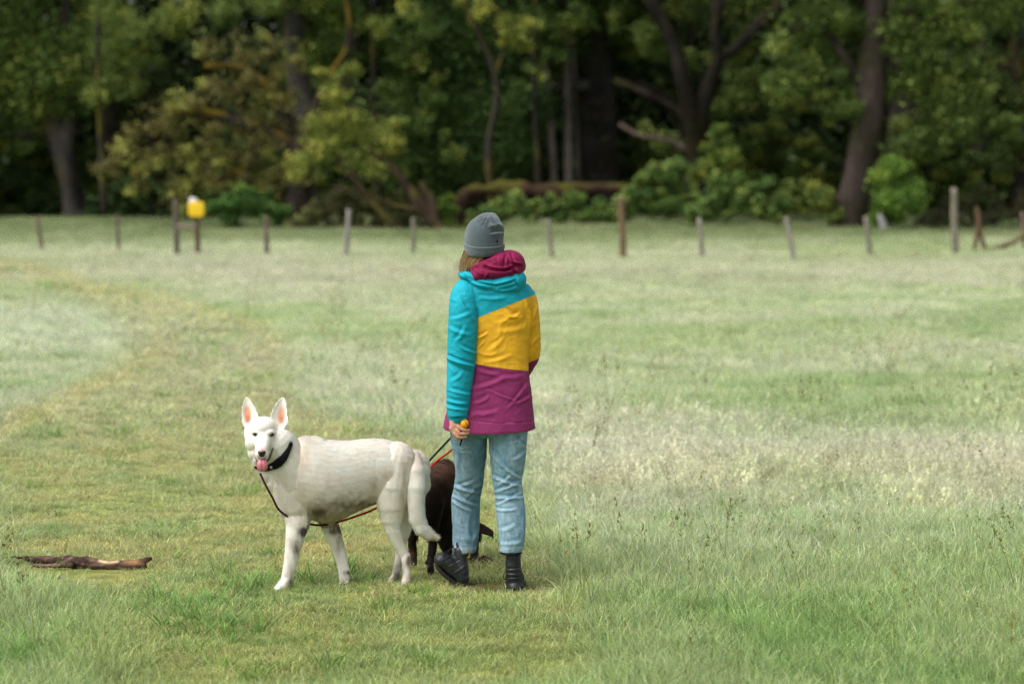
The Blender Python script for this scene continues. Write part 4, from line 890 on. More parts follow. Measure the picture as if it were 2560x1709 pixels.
# planted right boot, seen from behind
b = B(); Yr = PY-.03
b.chain([(W(1283, 1382, Yr), .034), (W(1283, 1412, Yr), .036), (W(1285, 1438, Yr+.005), .040), (W(1288, 1458, Yr+.012), .043)], 1.15)
b.ell(W(1288, 1464, Yr+.0), (.041, .05, .030)); b.cap(W(1289, 1462, Yr+.03), .040, W(1296, 1464, Yr+.15), .040); b.cap(W(1290, 1445, Yr+.05), .032, W(1297, 1458, Yr+.13), .034)
me = b.fuse('boot', .0028, 5); V = getV(me); N_ = getN(me); V = V+N_*(.0012*fbm(V, 34, 5)+.6*folds(V, N_, [(1266, 1424, 1304, 1422, 2.2, .003), (1266, 1434, 1302, 1436, 2.2, .003), (1268, 1446, 1300, 1444, 2, .0025)]))[:, None]
V[:, 2] = np.maximum(V[:, 2], .012); setV(me, V); bootcol(me); boot = link('boot', me, M_leather, person)
b = B(); R = []
for s_, z_ in ((.93, .0), (1, .003), (1, .022), (.9, .026)):
    th = np.arange(60)*2*math.pi/60; c_ = W(1291, 1475, Yr+.055); a_ = .045*(1-.12*np.sin(th)); R.append(np.stack([c_[0]+np.cos(th)*a_*s_+.012*(np.sin(th)), c_[1]+np.sin(th)*.145*s_, np.full(60, z_-.004)+0*th], -1))
b.grid(R[::-1]); me = b.mesh('boot_sole'); bootcol(me, (.012, .011, .010)); link('boot_sole', me, M_rubber, boot)
def loopy(nm, pts, r_, col, par, m=M_rope): me_ = tube(nm, [[*p_, r_] for p_ in pts], 26, 8); setcol(me_, np.tile(col, (len(me_.vertices), 1))); return link(nm, me_, m, par)
ZJ3 = lambda x, y, Y: W(980+x/3.267, 1020+y/3.267, Y)
loopy('pull_loop', [ZJ3(978, 1195, Yr-.040), ZJ3(974, 1166, Yr-.050), ZJ3(985, 1160, Yr-.052), ZJ3(998, 1166, Yr-.050), ZJ3(1000, 1195, Yr-.040)], .0026, (.45, .28, .04), boot)
for pts in ([zz(1283, 1350, Yr, .036), zz(1283, 1370, Yr, .0375), zz(1283, 1392, Yr, .0345)], [zz(1152, 1350, PY+.12, .034), zz(1151, 1375, PY+.11, .036), zz(1151, 1400, PY+.10, .034)]):
    me = tube('sock', pts, 20, 40, 1.1); V = getV(me); setcol(me, np.tile([.013, .014, .016], (len(V), 1))); link('sock', me, M_knit, person)
loopy('sock_edge', [W(1283+21.5*math.cos(a), 1378+1.5*math.sin(-a), Yr+.040*math.sin(a)) for a in np.linspace(math.pi*1.02, math.pi*1.98, 9)], .0022, (.55, .55, .55), boot, M_knit)
loopy('boot_lace', [ZJ3(932, 1325, Yr-.0), ZJ3(916, 1345, Yr-.005), ZJ3(911, 1375, Yr-.005), ZJ3(918, 1397, Yr-.0), ZJ3(929, 1385, Yr), ZJ3(932, 1340, Yr)], .002, (.012, .012, .014), boot)
loopy('boot_lace', [ZJ3(1045, 1345, Yr-.01), ZJ3(1064, 1348, Yr-.01), ZJ3(1076, 1375, Yr-.01), ZJ3(1068, 1395, Yr-.005), ZJ3(1054, 1380, Yr-.005), ZJ3(1045, 1350, Yr)], .002, (.012, .012, .014), boot)
# left boot, swung outward, toe raised, resting on its heel
Yl = PY+.10; ZB = lambda x, y, dy=0: W(980+x/3.267, 1020+y/3.267, Yl+dy)
b = B()
b.chain([(ZB(558, 1165), .032), (ZB(560, 1240), .034), (ZB(562, 1330), .039)], 1.1)
b.chain([(ZB(570, 1385, .0), .036), (ZB(520, 1320, -.01), .037), (ZB(450, 1265, -.02), .037), (ZB(402, 1236, -.03), .034)], 1.15)
b.cap(ZB(545, 1240), .030, ZB(490, 1250, -.01), .028)
me = b.fuse('boot', .0028, 5); V = getV(me); N_ = getN(me)
V = V+N_*(.0012*fbm(V, 34, 9)+.6*folds(V, N_, [(980+470/3.267, 1020+1290/3.267, 980+560/3.267, 1020+1240/3.267, 2.4, .003), (980+500/3.267, 1020+1350/3.267, 980+600/3.267, 1020+1280/3.267, 2.6, .003), (980+405/3.267, 1020+1255/3.267, 980+470/3.267, 1020+1220/3.267, 2, -.002), (980+430/3.267, 1020+1310/3.267, 980+540/3.267, 1020+1390/3.267, 2, .002)]))[:, None]
setV(me, V); bootcol(me, (.034, .038, .042)); boot2 = link('boot', me, M_leather, person)
b = B(); R = []
prof = [(348, 1215), (342, 1255), (356, 1300), (400, 1350), (450, 1392), (500, 1432), (560, 1468), (625, 1462)]
for i_, (x_, y_) in enumerate(prof):
    c_ = ZB(x_+6, y_, -.02+.02*i_/7); hw = [.018, .032, .040, .044, .042, .038, .037, .028][i_]
    nx, nz = .62, .78
    if i_ < 2: nx, nz = 1.0, .1
    if i_ > 5: nx, nz = .2, 1
    R.append([c_+np.array([0, -hw, 0]), c_+np.array([0, hw, 0]), c_+np.array([nx*.016, hw, nz*.016]), c_+np.array([nx*.016, -hw, nz*.016])])
b.grid(R); me = b.mesh('boot_sole'); bootcol(me, (.045, .040, .034)); link('boot_sole', me, M_rubber, boot2)
for pts in ([(440, 1165), (425, 1190), (418, 1218), (428, 1205), (445, 1180)], [(470, 1150), (450, 1185), (470, 1200), (490, 1185)], [(450, 1160), (475, 1190), (480, 1215), (462, 1212)], [(455, 1175), (480, 1150), (500, 1120), (495, 1140)]):
    loopy('boot_lace', [ZB(x_, y_, -.045) for x_, y_ in pts], .0022, (.01, .01, .012), boot2)
loopy('pull_loop', [ZB(604, 1182, -.035), ZB(612, 1174, -.04), ZB(630, 1182, -.03), ZB(632, 1212, -.03), ZB(618, 1216, -.035)], .0034, (.42, .27, .04), boot2)
# what the hand holds ---------------------------------------------------------------
c_ = Zh(1193, 505, -.014); b = B(); b.ell(c_, (.0200, .019, .0215), None, 60, 40); me = b.mesh('ball'); V = getV(me); u_, v_ = proj(V); x_, y_ = (u_-1070)*13.07, (v_-1020)*13.07
sd_ = segdist(x_, y_, [(1150, 385), (1200, 425), (1250, 490), (1285, 560), (1285, 640)])
cc = lerp(np.tile([.85, .36, .008], (len(V), 1)), (.02, .02, .01), np.exp(-(sd_/9)**2)); setcol(me, cc); N_ = getN(me); setV(me, V-N_*(.0010*np.exp(-(sd_/12)**2))[:, None])
ball = link('ball', me, M_gloss); recentre(ball, tuple(c_)); tag(ball, 'small orange ball with a dark seam gripped in the walker\'s fist', 'ball')
# ------------------------------------------------------------------ dogs
DY0 = 11.06
def dogY(x): return DY0+.00013*(x-400)      # midline of the body, Z1 pixels
def Z1(x, y, dy=0.0): return W(560+x/2.903, 960+y/2.903, dogY(x)+dy)
P1 = 1/2.903/549.4*1.005
def Z4(x, y, dy=0.0): return W(580+x/6.029, 980+y/6.029, 11.0+dy)
P4 = 1/6.029/549.4
def z1c(lst): return [(Z1(x, y, dy), r_*P1) for x, y, dy, r_ in lst]
def fur(name, me, n, lenf, dirf, colf, parent, wd=.0011, seed=0, mtl=None, lift=.35, mask=None):
    """short strands growing out of the skin: every strand is a thin two-step blade lying along the coat"""
    r = np.random.default_rng(seed); V = getV(me); N_ = getN(me)
    me.calc_loop_triangles(); T = np.empty(len(me.loop_triangles)*3, np.int32); me.loop_triangles.foreach_get('vertices', T); T = T.reshape(-1, 3)
    A = np.linalg.norm(np.cross(V[T[:, 1]]-V[T[:, 0]], V[T[:, 2]]-V[T[:, 0]]), axis=1); pr = A/A.sum()
    t = r.choice(len(T), n, p=pr); a, b_ = r.uniform(size=n), r.uniform(size=n); f = a+b_ > 1; a[f] = 1-a[f]; b_[f] = 1-b_[f]
    w3 = np.stack([1-a-b_, a, b_], -1)[..., None]; C = (V[T[t]]*w3).sum(1); Nn = (N_[T[t]]*w3).sum(1); Nn /= np.linalg.norm(Nn, axis=1)[:, None]+1e-9
    L = lenf(C)*r.uniform(.6, 1.25, n); ok = L > .001
    C, Nn, L = C[ok], Nn[ok], L[ok][:, None]; n = len(C)
    RM = np.array(Matrix.Rotation(.9, 3, Vector((1, 2, .7)))); RN = np.array(Matrix.Rotation(2.1, 3, Vector((-1, .6, 1.4)))); Cr, Cq = C@RM+3.1, C@RN+7.7
    g = dirf(C); g = g+.30*np.stack([fbm(Cr, 24, 61+seed, 3), fbm(Cq, 27, 62+seed, 3), fbm(Cr+9, 21, 63+seed, 3)], -1)+.16*r.normal(size=(n, 3))
    g = g-Nn*(g*Nn).sum(1)[:, None]; g /= np.linalg.norm(g, axis=1)[:, None]+1e-9
    li = lift*(1+.5*fbm(Cr, 52, 71, 3))[:, None]; L = L*(1+.25*fbm(Cq, 34, 77, 3))[:, None]; d0 = g+Nn*li*1.4; d1 = g+Nn*li*.5; d0 /= np.linalg.norm(d0, axis=1)[:, None]; d1 /= np.linalg.norm(d1, axis=1)[:, None]
    s = np.cross(d0, Nn); s /= np.linalg.norm(s, axis=1)[:, None]+1e-9; ww = wd*r.uniform(.6, 1.3, (n, 1))
    p0 = C-Nn*.001; p1 = p0+d0*L*.5; p2 = p1+d1*L*.5
    VV = np.stack([p0-s*ww, p0+s*ww, p1+s*ww*.7, p1-s*ww*.7, p2], 1).reshape(-1, 3); k = np.arange(n)[:, None]*5
    col = colf(C)*r.uniform(.95, 1.05, (n, 1)); cc = np.stack([col*.95, col*.95, col, col, col*1.04], 1).reshape(-1, 3)
    m2 = npmesh(name, VV, [k+np.array([0, 1, 2, 3]), k+np.array([3, 2, 4])], cols=np.clip(cc, .003, .95))
    nn = Nn+.06*r.normal(size=Nn.shape)+g*.10; nn /= np.linalg.norm(nn, axis=1)[:, None]
    m2.normals_split_custom_set_from_vertices(np.repeat(nn, 5, 0).tolist())
    return link(name, m2, mtl or M_fur, parent)
def ear(b, tip, bl, br, deep, th=.006, n=14, m=13, face=(0, -1, 0), bend=0.0):
    """cupped ear: closed shell between the two edges running from the base to the tip"""
    face = np.array(face, float); R = []
    front, back = [], []
    for i_ in range(n):
        t = i_/(n-1); s = (1-t**2.1)**.62 if t < 1 else 0
        s = max(s, .05); c = (bl+br)/2*(1-t)+tip*t; h = (br-bl)/2*s; 
        rowf, rowb = [], []
        for j in range(m):
            q = -1+2*j/(m-1); cup = (1-q*q)*deep*(1-t)**.6
            p = c+h*q-face*cup; rowf.append(p); rowb.append(p-face*th*(1-.5*t))
        R.append(rowf+rowb[::-1])
    b.grid(R); b_ = R
    return b
# ---- white shepherd
b = B()
# trunk of the body: upright ellipses along its length
R = []; th = np.arange(40)*2*math.pi/40
ST = cr([(470, 470, 900, .075), (520, 400, 950, .095), (580, 372, 972, .112), (640, 378, 988, .122), (720, 392, 1005, .128), (800, 403, 998, .126), (900, 405, 960, .120), (1000, 396, 912, .112), (1100, 392, 872, .106), (1200, 404, 850, .105), (1300, 440, 830, .100), (1390, 515, 790, .088), (1450, 600, 740, .05)], 60)
for x, yt, yb, dd in ST:
    c_ = Z1(x, (yt+yb)/2); hz = (yb-yt)/2*P1; R.append(np.stack([np.full(40, c_[0]), c_[1]+np.cos(th)*dd, c_[2]+np.sin(th)*hz], -1))
b.grid(R)
b.cap(Z1(640, 540, -.01), 165*P1, Z1(590, 800, -.02), 150*P1, .62)       # near shoulder
b.cap(Z1(640, 540, .04), 165*P1, Z1(720, 850, .06), 130*P1, .6)
b.chain(z1c([(400, 440, -.03, 130), (470, 560, -.01, 165), (540, 680, 0, 190)]), .85)    # neck
b.chain(z1c([(500, 700, 0, 165), (530, 860, -.01, 150)]), .8)             # chest front
b.chain(z1c([(570, 700, .03, 150), (550, 830, .0, 138), (537, 930, -.025, 110), (533, 1010, -.045, 86), (515, 1110, -.055, 70), (498, 1200, -.055, 58), (482, 1300, -.055, 50), (466, 1370, -.055, 46), (458, 1420, -.055, 45)]), .7)
b.chain(z1c([(455, 1425, -.055, 42), (418, 1466, -.07, 38), (385, 1492, -.085, 30)]), 1.0)
b.chain(z1c([(740, 900, .05, 120), (765, 1010, .06, 66), (795, 1100, .06, 60), (832, 1200, .06, 49), (860, 1300, .06, 42), (872, 1360, .06, 44), (876, 1440, .06, 37)]), .75)
b.chain(z1c([(872, 1462, .05, 38), (840, 1478, .03, 34), (812, 1482, .015, 25)]), 1.0)
for k_, (x0, y0) in enumerate(((395, 1494), (378, 1497))): b.ell(Z1(x0, y0-2, -.085-.02+.035*k_), 24*P1)
# hind legs
b.chain(z1c([(1250, 560, -.03, 145), (1225, 720, -.05, 128), (1215, 860, -.055, 110), (1215, 960, -.055, 84), (1225, 1050, -.055, 58), (1262, 1150, -.05, 44), (1310, 1238, -.045, 36)]), .75)
b.chain(z1c([(1318, 1245, -.045, 36), (1322, 1310, -.05, 32), (1325, 1390, -.06, 29), (1318, 1430, -.07, 32), (1305, 1448, -.09, 28)]), .9)
b.chain(z1c([(1370, 600, .05, 130), (1365, 740, .065, 120), (1345, 880, .065, 95), (1320, 980, .06, 66), (1312, 1060, .06, 44), (1285, 1150, .07, 36), (1275, 1225, .08, 36)]), .75)
b.chain(z1c([(1278, 1230, .08, 34), (1262, 1310, .07, 30), (1245, 1390, .06, 30), (1225, 1425, .045, 32), (1212, 1440, .03, 28)]), .9)
b.cap(Z1(1400, 640, .02), 92*P1, Z1(1420, 720, .04), 82*P1)
b.chain(z1c([(1372, 520, -.03, 50), (1388, 620, -.07, 56), (1396, 740, -.09, 62), (1394, 860, -.09, 60), (1402, 960, -.09, 60), (1430, 1040, -.09, 54), (1476, 1086, -.09, 42), (1520, 1104, -.09, 26)]), .8)
# head, turned to the camera
b.ell(Z4(470, 575, .03), (240*P4, .085, 215*P4)); b.ell(Z4(465, 520, .0), (205*P4, .07, 150*P4))
for x_, s in ((385, 1), (562, -1)): b.ell(Z4(x_, 600, -.030), (90*P4, .040, 62*P4))
b.ell(Z4(470, 640, -.02), (150*P4, .05, 110*P4))
b.cap(Z4(470, 560, -.005), 185*P4, Z4(460, 740, -.040), 142*P4)
b.ell(Z4(320, 740, .02), (125*P4, .055, 165*P4)); b.ell(Z4(625, 750, .02), (140*P4, .055, 175*P4)); b.ell(Z4(345, 890, .03), (108*P4, .05, 150*P4)); b.ell(Z4(395, 985, .03), (95*P4, .05, 110*P4)); b.ell(Z4(600, 900, .03), (110*P4, .05, 160*P4)); b.ell(Z4(260, 620, .03), (75*P4, .05, 150*P4))
b.cap(Z4(462, 740, -.055), 128*P4, Z4(452, 890, -.135), 78*P4)
b.cap(Z4(440, 850, -.05), 95*P4, Z4(450, 955, -.115), 78*P4)
for s in (-1, 1): b.ell(Z4(452+s*48, 925, -.128), (52*P4, .022, 62*P4))
b.cap(Z4(470, 920, -.02), 110*P4, Z4(452, 1020, -.080), 62*P4)
b.chain([(Z4(540, 740, .08), 270*P4), (Z4(640, 950, .09), 290*P4), (Z4(800, 1250, .09), 330*P4)], .8)
b.cap(Z4(400, 900, .07), 165*P4, Z4(560, 1200, .08), 175*P4)
def ear2(b, Lp, Rp, dy0, dy1, deep, th, n=22, m=15):
    L_, R_ = cr([(*p_,) for p_ in Lp], n), cr([(*p_,) for p_ in Rp], n); R = []
    for i_ in range(n):
        t = i_/(n-1); a0 = Z4(L_[i_][0], L_[i_][1], dy0*(1-t)+dy1*t); a1 = Z4(R_[i_][0], R_[i_][1], dy0*(1-t)+dy1*t); f_, bk = [], []
        for j in range(m):
            q = j/(m-1); cup = 4*q*(1-q)*deep*(1-t)**.5; p_ = a0*(1-q)+a1*q+np.array([0, cup, 0]); f_.append(p_); bk.append(p_+np.array([0, th*(.6+.8*4*q*(1-q)), 0]))
        R.append(f_+bk[::-1])
    b.grid(R)
ear2(b, [(215, 560), (165, 490), (146, 420), (141, 320), (155, 205), (176, 115), (200, 74)], [(360, 560), (400, 450), (400, 365), (360, 262), (312, 172), (264, 100), (226, 72)], .0, .03, .026, .008)
ear2(b, [(620, 560), (585, 450), (578, 365), (612, 268), (662, 182), (712, 110), (752, 72)], [(760, 580), (815, 500), (842, 430), (834, 305), (821, 190), (802, 112), (776, 76)], .0, .03, .026, .008)
me = b.fuse('body', .0036, 3)
def dogcol(V, skin=0):
    u, v = proj(V); x1, y1 = (u-560)*2.903, (v-960)*2.903; x4, y4 = (u-580)*6.029, (v-980)*6.029
    c = np.tile([.93, .88, .80], (len(V), 1))*(1+.06*fbm((V@np.array(Matrix.Rotation(.8, 3, Vector((1, 2, .7)))))*np.array([.5, 1, 1]), 75, 3, 2))[:, None]; n1 = fbm(V, 14, 81); n2 = fbm(V, 40, 83, 2); n3 = fbm(V*np.array([1, 1, .5]), 70, 87, 2)
    body = sstep(0, 80, x1-480)*1.0
    c = lerp(c, (.80, .66, .50), np.clip(sstep(-.1, .9, n1+.3*n2)*.35*body, 0, 1))
    c = lerp(c, (.76, .58, .42), np.exp(-((x1-575)/45)**2-((y1-520)/110)**2)*.45)
    def spot(cx, cy, rx, ry, colr, a):
        nonlocal c
        c = lerp(c, colr, np.clip(np.exp(-(((x1-cx)/rx)**2+((y1-cy)/ry)**2))*a*(1+.9*n3+.6*n2), 0, .95))
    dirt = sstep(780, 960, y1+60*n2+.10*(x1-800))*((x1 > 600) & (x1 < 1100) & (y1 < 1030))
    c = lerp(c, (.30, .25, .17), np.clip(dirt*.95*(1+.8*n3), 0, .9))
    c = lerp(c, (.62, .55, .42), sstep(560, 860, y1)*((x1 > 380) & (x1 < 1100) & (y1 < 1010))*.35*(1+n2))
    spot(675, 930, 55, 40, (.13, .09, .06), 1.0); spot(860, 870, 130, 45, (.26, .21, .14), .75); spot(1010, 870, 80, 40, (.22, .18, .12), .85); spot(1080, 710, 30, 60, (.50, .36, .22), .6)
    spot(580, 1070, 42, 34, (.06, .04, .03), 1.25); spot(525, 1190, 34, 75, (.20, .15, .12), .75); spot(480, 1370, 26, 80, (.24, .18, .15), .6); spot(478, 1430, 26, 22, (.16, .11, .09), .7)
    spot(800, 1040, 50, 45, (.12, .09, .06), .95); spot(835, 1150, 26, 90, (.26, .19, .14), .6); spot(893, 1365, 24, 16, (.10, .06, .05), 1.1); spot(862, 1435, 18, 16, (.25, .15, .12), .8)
    spot(1340, 1285, 18, 48, (.22, .14, .09), 1.0); spot(1250, 1400, 40, 60, (.14, .10, .08), .95); spot(1280, 1330, 40, 60, (.20, .15, .12), .7); spot(1330, 1400, 22, 30, (.40, .30, .24), .6)
    spot(1390, 760, 16, 200, (.45, .36, .20), .0); spot(1295, 830, 30, 90, (.45, .38, .25), .55); spot(1305, 640, 18, 120, (.60, .46, .33), .6); spot(1505, 1110, 32, 30, (.78, .58, .42), .7); spot(1380, 540, 90, 60, (.80, .66, .54), .5); spot(1190, 650, 60, 50, (.66, .52, .40), .4)
    # inside of the ears
    for ex, ey, lean in ((232, 330, .10), (742, 340, -.10)):
        e = np.exp(-(((x4-ex-lean*(y4-ey)*(1 if ex < 400 else 1))/50)**2+((y4-ey)/120)**2)**1.5)*(y4 < 520)*(y4 > 60)*(V[:, 1] < 11.045)
        c = lerp(c, (.84, .36, .20), np.clip(e*1.25, 0, .85))
        e = np.exp(-(((x4-ex-10)/34)**2+((y4-ey-75)/55)**2)); c = lerp(c, (.55, .16, .09), np.clip(e, 0, .6)*(V[:, 1] < 11.05))
    # face: lids, mouth, nose bridge
    for ex, ey in ((350, 628), (597, 637)): c = lerp(c, (.30, .26, .25), np.exp(-(((x4-ex)/52)**2+((y4-ey)/40)**2)**2)*.55)
    c = lerp(c, (.74, .42, .38), np.exp(-(((x4-458)/52)**2+((y4-850)/42)**2))*.85)
    c = lerp(c, (.02, .018, .018), np.exp(-(segdist(x4, y4, [(615, 850), (585, 930), (555, 1010), (520, 1040)])/17)**2)*.95)
    c = lerp(c, (.02, .018, .018), np.exp(-(segdist(x4, y4, [(352, 985), (372, 1020), (380, 1050)])/15)**2)*.9)
    return np.clip(c*1.04, .01, .95)
V = getV(me); setcol(me, dogcol(V))
dog = thing('dog', 'big white shepherd dog with upright ears, tongue out, looking at the camera', 'dog', (Z1(950, 1400)[0], 11.12, 0))
body = link('body', me, M_fur, dog)
off = np.array(dog.location)
bv = BVHTree.FromPolygons([tuple(x) for x in V], [tuple(p_.vertices) for p_ in me.polygons])
org = Vector((0, 0, CH))
def hit(u, v, default=11.0):
    d = Vector(ray(u, v)).normalized(); h_ = bv.ray_cast(org, d)
    return np.array(h_[0]) if h_[0] is not None else W(u, v, default)
def wlen(C):
    u, v = proj(C); x1, y1 = (u-560)*2.903, (v-960)*2.903; x4, y4 = (u-580)*6.029, (v-980)*6.029
    L = np.full(len(C), .019); L = np.where(y1 > 1000, .010, L); L = np.where((x1 > 600) & (x1 < 1100) & (y1 > 800) & (y1 < 1060), .022, L)
    tail = (x1 > 1320) & (y1 > 560) & (y1 < 1170) & (C[:, 1] < 11.13); L = np.where(tail, .026, L)
    L = np.where((x1 > 1100) & (y1 > 1000) & ~tail, .011, L); L = np.where((y1 > 1200), .008, L)
    hw_ = sstep(1000, 760, x4)*sstep(1250, 1000, y4); L = L*(1-hw_)+.011*hw_; head = (x4 < 860) & (y4 < 1060) & (C[:, 1] < 11.09)
    face = head & (x4 > 300) & (x4 < 640) & (y4 > 430); L = np.where(face, np.where(y4 < 580, .010, .006), L); L = np.where(face & (y4 > 800), .0035, L)
    L = np.where((y4 < 440) & (x4 < 860), .007, L)
    L = np.where((y4 < 480) & (((abs(x4-235) < 58)) | (abs(x4-745) < 58)), .0, L)
    return L
def wdir(C):
    u, v = proj(C); x1, y1 = (u-560)*2.903, (v-960)*2.903; x4, y4 = (u-580)*6.029, (v-980)*6.029
    g = np.tile([.8, .05, -.55], (len(C), 1)).astype(float)
    g = np.where((y1 > 950)[:, None], [.15, 0, -1.], g); g = np.where(((x1 > 1100) & (y1 > 520))[:, None], [.15, 0, -1.], g)
    g = np.where(((x1 < 640) & (y1 > 500))[:, None], [.35, 0, -1.], g)
    g = np.where(((x1 > 1330) & (y1 > 1020))[:, None], [.9, 0, -.35], g)
    hd = sstep(1050, 680, x4)*sstep(1300, 960, y4)
    o = np.stack([(x4-460)/300, np.full(len(C), .6), -(y4-800)/300], -1)
    o[:, 2] -= .35*(x4 > 600); o /= np.linalg.norm(o, axis=1)[:, None]; g = g*(1-hd[:, None])+o*hd[:, None]; g = np.where(((y4 < 420) & (x4 < 860))[:, None], [0, .1, 1.], g)
    return g
fur('fur', me_w := body.data, 1, lambda C: C[:, 0]*0, wdir, dogcol, dog) if False else None
tmp = me.copy(); tmp.transform(Matrix.Translation(Vector(off)))
fur('fur', tmp, 250000, wlen, wdir, dogcol, dog, .00075, 2, lift=.19)
# eyes, nose, tongue
for ex, ey, rr in ((350, 630, .0098), (597, 638, .0102)):
    p_ = hit(580+ex/6.029, 980+ey/6.029); b = B(); b.ell(p_+np.array([0, .001, 0]), (rr*.92, rr*.6, rr*.76), None, 24, 16); m_ = b.mesh('eye'); setcol(m_, np.tile([.012, .008, .006], (len(m_.vertices), 1))); link('eye', m_, M_gloss, dog)
    b = B(); b.ell(p_+np.array([0, .0025, .0003]), (rr*1.16, rr*.5, rr*.98), None, 24, 16); m_ = b.mesh('eyelid'); setcol(m_, np.tile([.10, .07, .06], (len(m_.vertices), 1))); link('eyelid', m_, M_wet, dog)
b = B(); b.ell(Z4(450, 905, -.163), (62*P4, .016, 40*P4)); b.ell(Z4(450, 940, -.158), (45*P4, .016, 36*P4)); b.ell(Z4(450, 893, -.155), (55*P4, .018, 34*P4)); m_ = b.fuse('nose', .0014, 4); V_ = getV(m_); u, v = proj(V_)
setcol(m_, lerp(np.tile([.018, .014, .014], (len(V_), 1)), (.55, .27, .24), sstep(898, 872, (v-980)*6.029)*.9)); nose = link('nose', m_, M_wet, dog)
for s in (-1, 1):
    b = B(); b.ell(Z4(450+s*32, 918, -.1785), (13*P4, .002, 10*P4)); m_ = b.mesh('nostril'); setcol(m_, np.tile([.002, .002, .002], (len(m_.vertices), 1))); link('nostril', m_, M_rubber, nose)
R = []
for x_, y_, dy, hw, thk in [(452, 975, -.10, 55, .006), (452, 1000, -.135, 62, .006), (452, 1030, -.152, 66, .006), (453, 1070, -.160, 76, .0055), (455, 1110, -.162, 82, .005), (455, 1145, -.161, 78, .005), (453, 1175, -.158, 58, .005), (450, 1192, -.155, 26, .004)]:
    c_ = Z4(x_, y_, dy); th = np.arange(32)*2*math.pi/32; xx = np.cos(th); gr = .0035*np.exp(-(xx/.18)**2)
    R.append(np.stack([c_[0]+xx*hw*P4, c_[1]+np.sin(th)*thk+gr*(np.sin(th) < 0)-.006*(1-xx*xx)+.004, c_[2]+0*th], -1))
b = B(); b.grid(cr(np.array(R).reshape(8, -1), 40).reshape(40, 32, 3)[::-1]); m_ = b.mesh('tongue'); V_ = getV(m_); u, v = proj(V_); x4, y4 = (u-580)*6.029, (v-980)*6.029
tc = lerp(np.tile([.56, .17, .20], (len(V_), 1)), (.32, .10, .13), np.exp(-((x4-452)/14)**2)*.8); tc = lerp(tc, (.16, .08, .09), sstep(1050, 985, y4)*.8); setcol(m_, tc); link('tongue', m_, M_wet, dog)
# collar: furry black band round the neck
cp = [(345, 1122, 16), (400, 1135, 20), (480, 1150, 26), (560, 1130, 40), (640, 1100, 52), (700, 1060, 60), (760, 1000, 50), (810, 930, 42), (850, 860, 32), (878, 800, 24), (890, 768, 18)]
pts = []
for x_, y_, r_ in cp:
    h_ = hit(580+x_/6.029, 980+y_/6.029, 11.0); h_[1] = min(h_[1], 11.13) ; pts.append([h_[0], h_[1]-.004, h_[2], r_*P4*.92])
pts += [[pts[-1][0]-.012, 11.13, pts[-1][2]-.03, .006], [pts[-1][0]-.05, 11.15, pts[-1][2]-.07, .008], [pts[0][0]+.03, 11.16, pts[0][2]+.01, .010], [pts[0][0], pts[0][1]+.02, pts[0][2], .008]]
cm = tube('collar', pts, 110, 20, .55); setcol(cm, np.tile([.012, .014, .016], (len(cm.vertices), 1)))
collar = link('collar', cm, M_rubber, dog); tmp2 = cm.copy(); tmp2.transform(Matrix.Translation(Vector(off)))
fur('collar_pile', tmp2, 9000, lambda C: np.full(len(C), .010), lambda C: np.tile([.4, -.2, -.6], (len(C), 1)), lambda C: np.tile([.012, .015, .017], (len(C), 1)), collar, .0009, 5, lift=.9)
b = B(); c_ = hit(580+600/6.029, 980+1120/6.029)+[0, -.03, 0]; b.ell(c_, (.006, .003, .007)); m_ = b.mesh('buckle'); setcol(m_, np.tile([.5, .47, .35], (len(m_.vertices), 1))); link('buckle', m_, M_metal, collar)
# ---- brown long-haired dog, seen from behind with its head down
ZK = lambda x, y, Y: W(1000+x/4.9, 1140+y/4.9, Y); K = 1/4.9/527.
b = B()
def kc(lst): return [(ZK(x, y, Y), r_*K) for x, y, Y, r_ in lst]
b.chain(kc([(520, 230, 11.52, 178), (500, 330, 11.50, 165), (560, 300, 11.75, 190), (650, 340, 12.0, 190)]), 1.0)     # rump and back
b.chain(kc([(440, 330, 11.47, 130), (420, 520, 11.45, 125), (400, 720, 11.45, 95), (405, 880, 11.46, 66), (412, 1000, 11.47, 52)]), .9)
b.chain(kc([(410, 1000, 11.47, 52), (400, 1130, 11.46, 48), (385, 1220, 11.44, 44), (375, 1280, 11.43, 52)]), .95)
b.chain(kc([(365, 1290, 11.42, 46), (378, 1390, 11.38, 44), (372, 1430, 11.37, 34)]), 1.0)
b.chain(kc([(420, 400, 11.62, 120), (280, 700, 11.64, 90), (180, 900, 11.66, 58), (150, 1050, 11.66, 50), (165, 1170, 11.66, 44), (172, 1290, 11.64, 40), (175, 1370, 11.62, 38)]), .9)
b.chain(kc([(560, 420, 11.55, 150), (560, 700, 11.58, 130), (570, 900, 11.60, 100), (575, 1100, 11.62, 62), (580, 1290, 11.62, 48)]), .8)    # far fore leg and chest hair
b.chain(kc([(640, 420, 11.8, 170), (740, 650, 11.85, 140), (820, 850, 11.85, 120), (870, 960, 11.82, 105)]), .9)      # neck going down
b.chain(kc([(850, 960, 11.82, 125), (860, 1120, 11.80, 100), (880, 1250, 11.74, 66), (935, 1300, 11.70, 42)]), 1.0)   # head and muzzle
b.chain(kc([(500, 420, 11.50, 150), (520, 650, 11.52, 130), (545, 880, 11.55, 110), (560, 1080, 11.58, 80)]), .8)
m_ = b.fuse('body', .0045, 3)
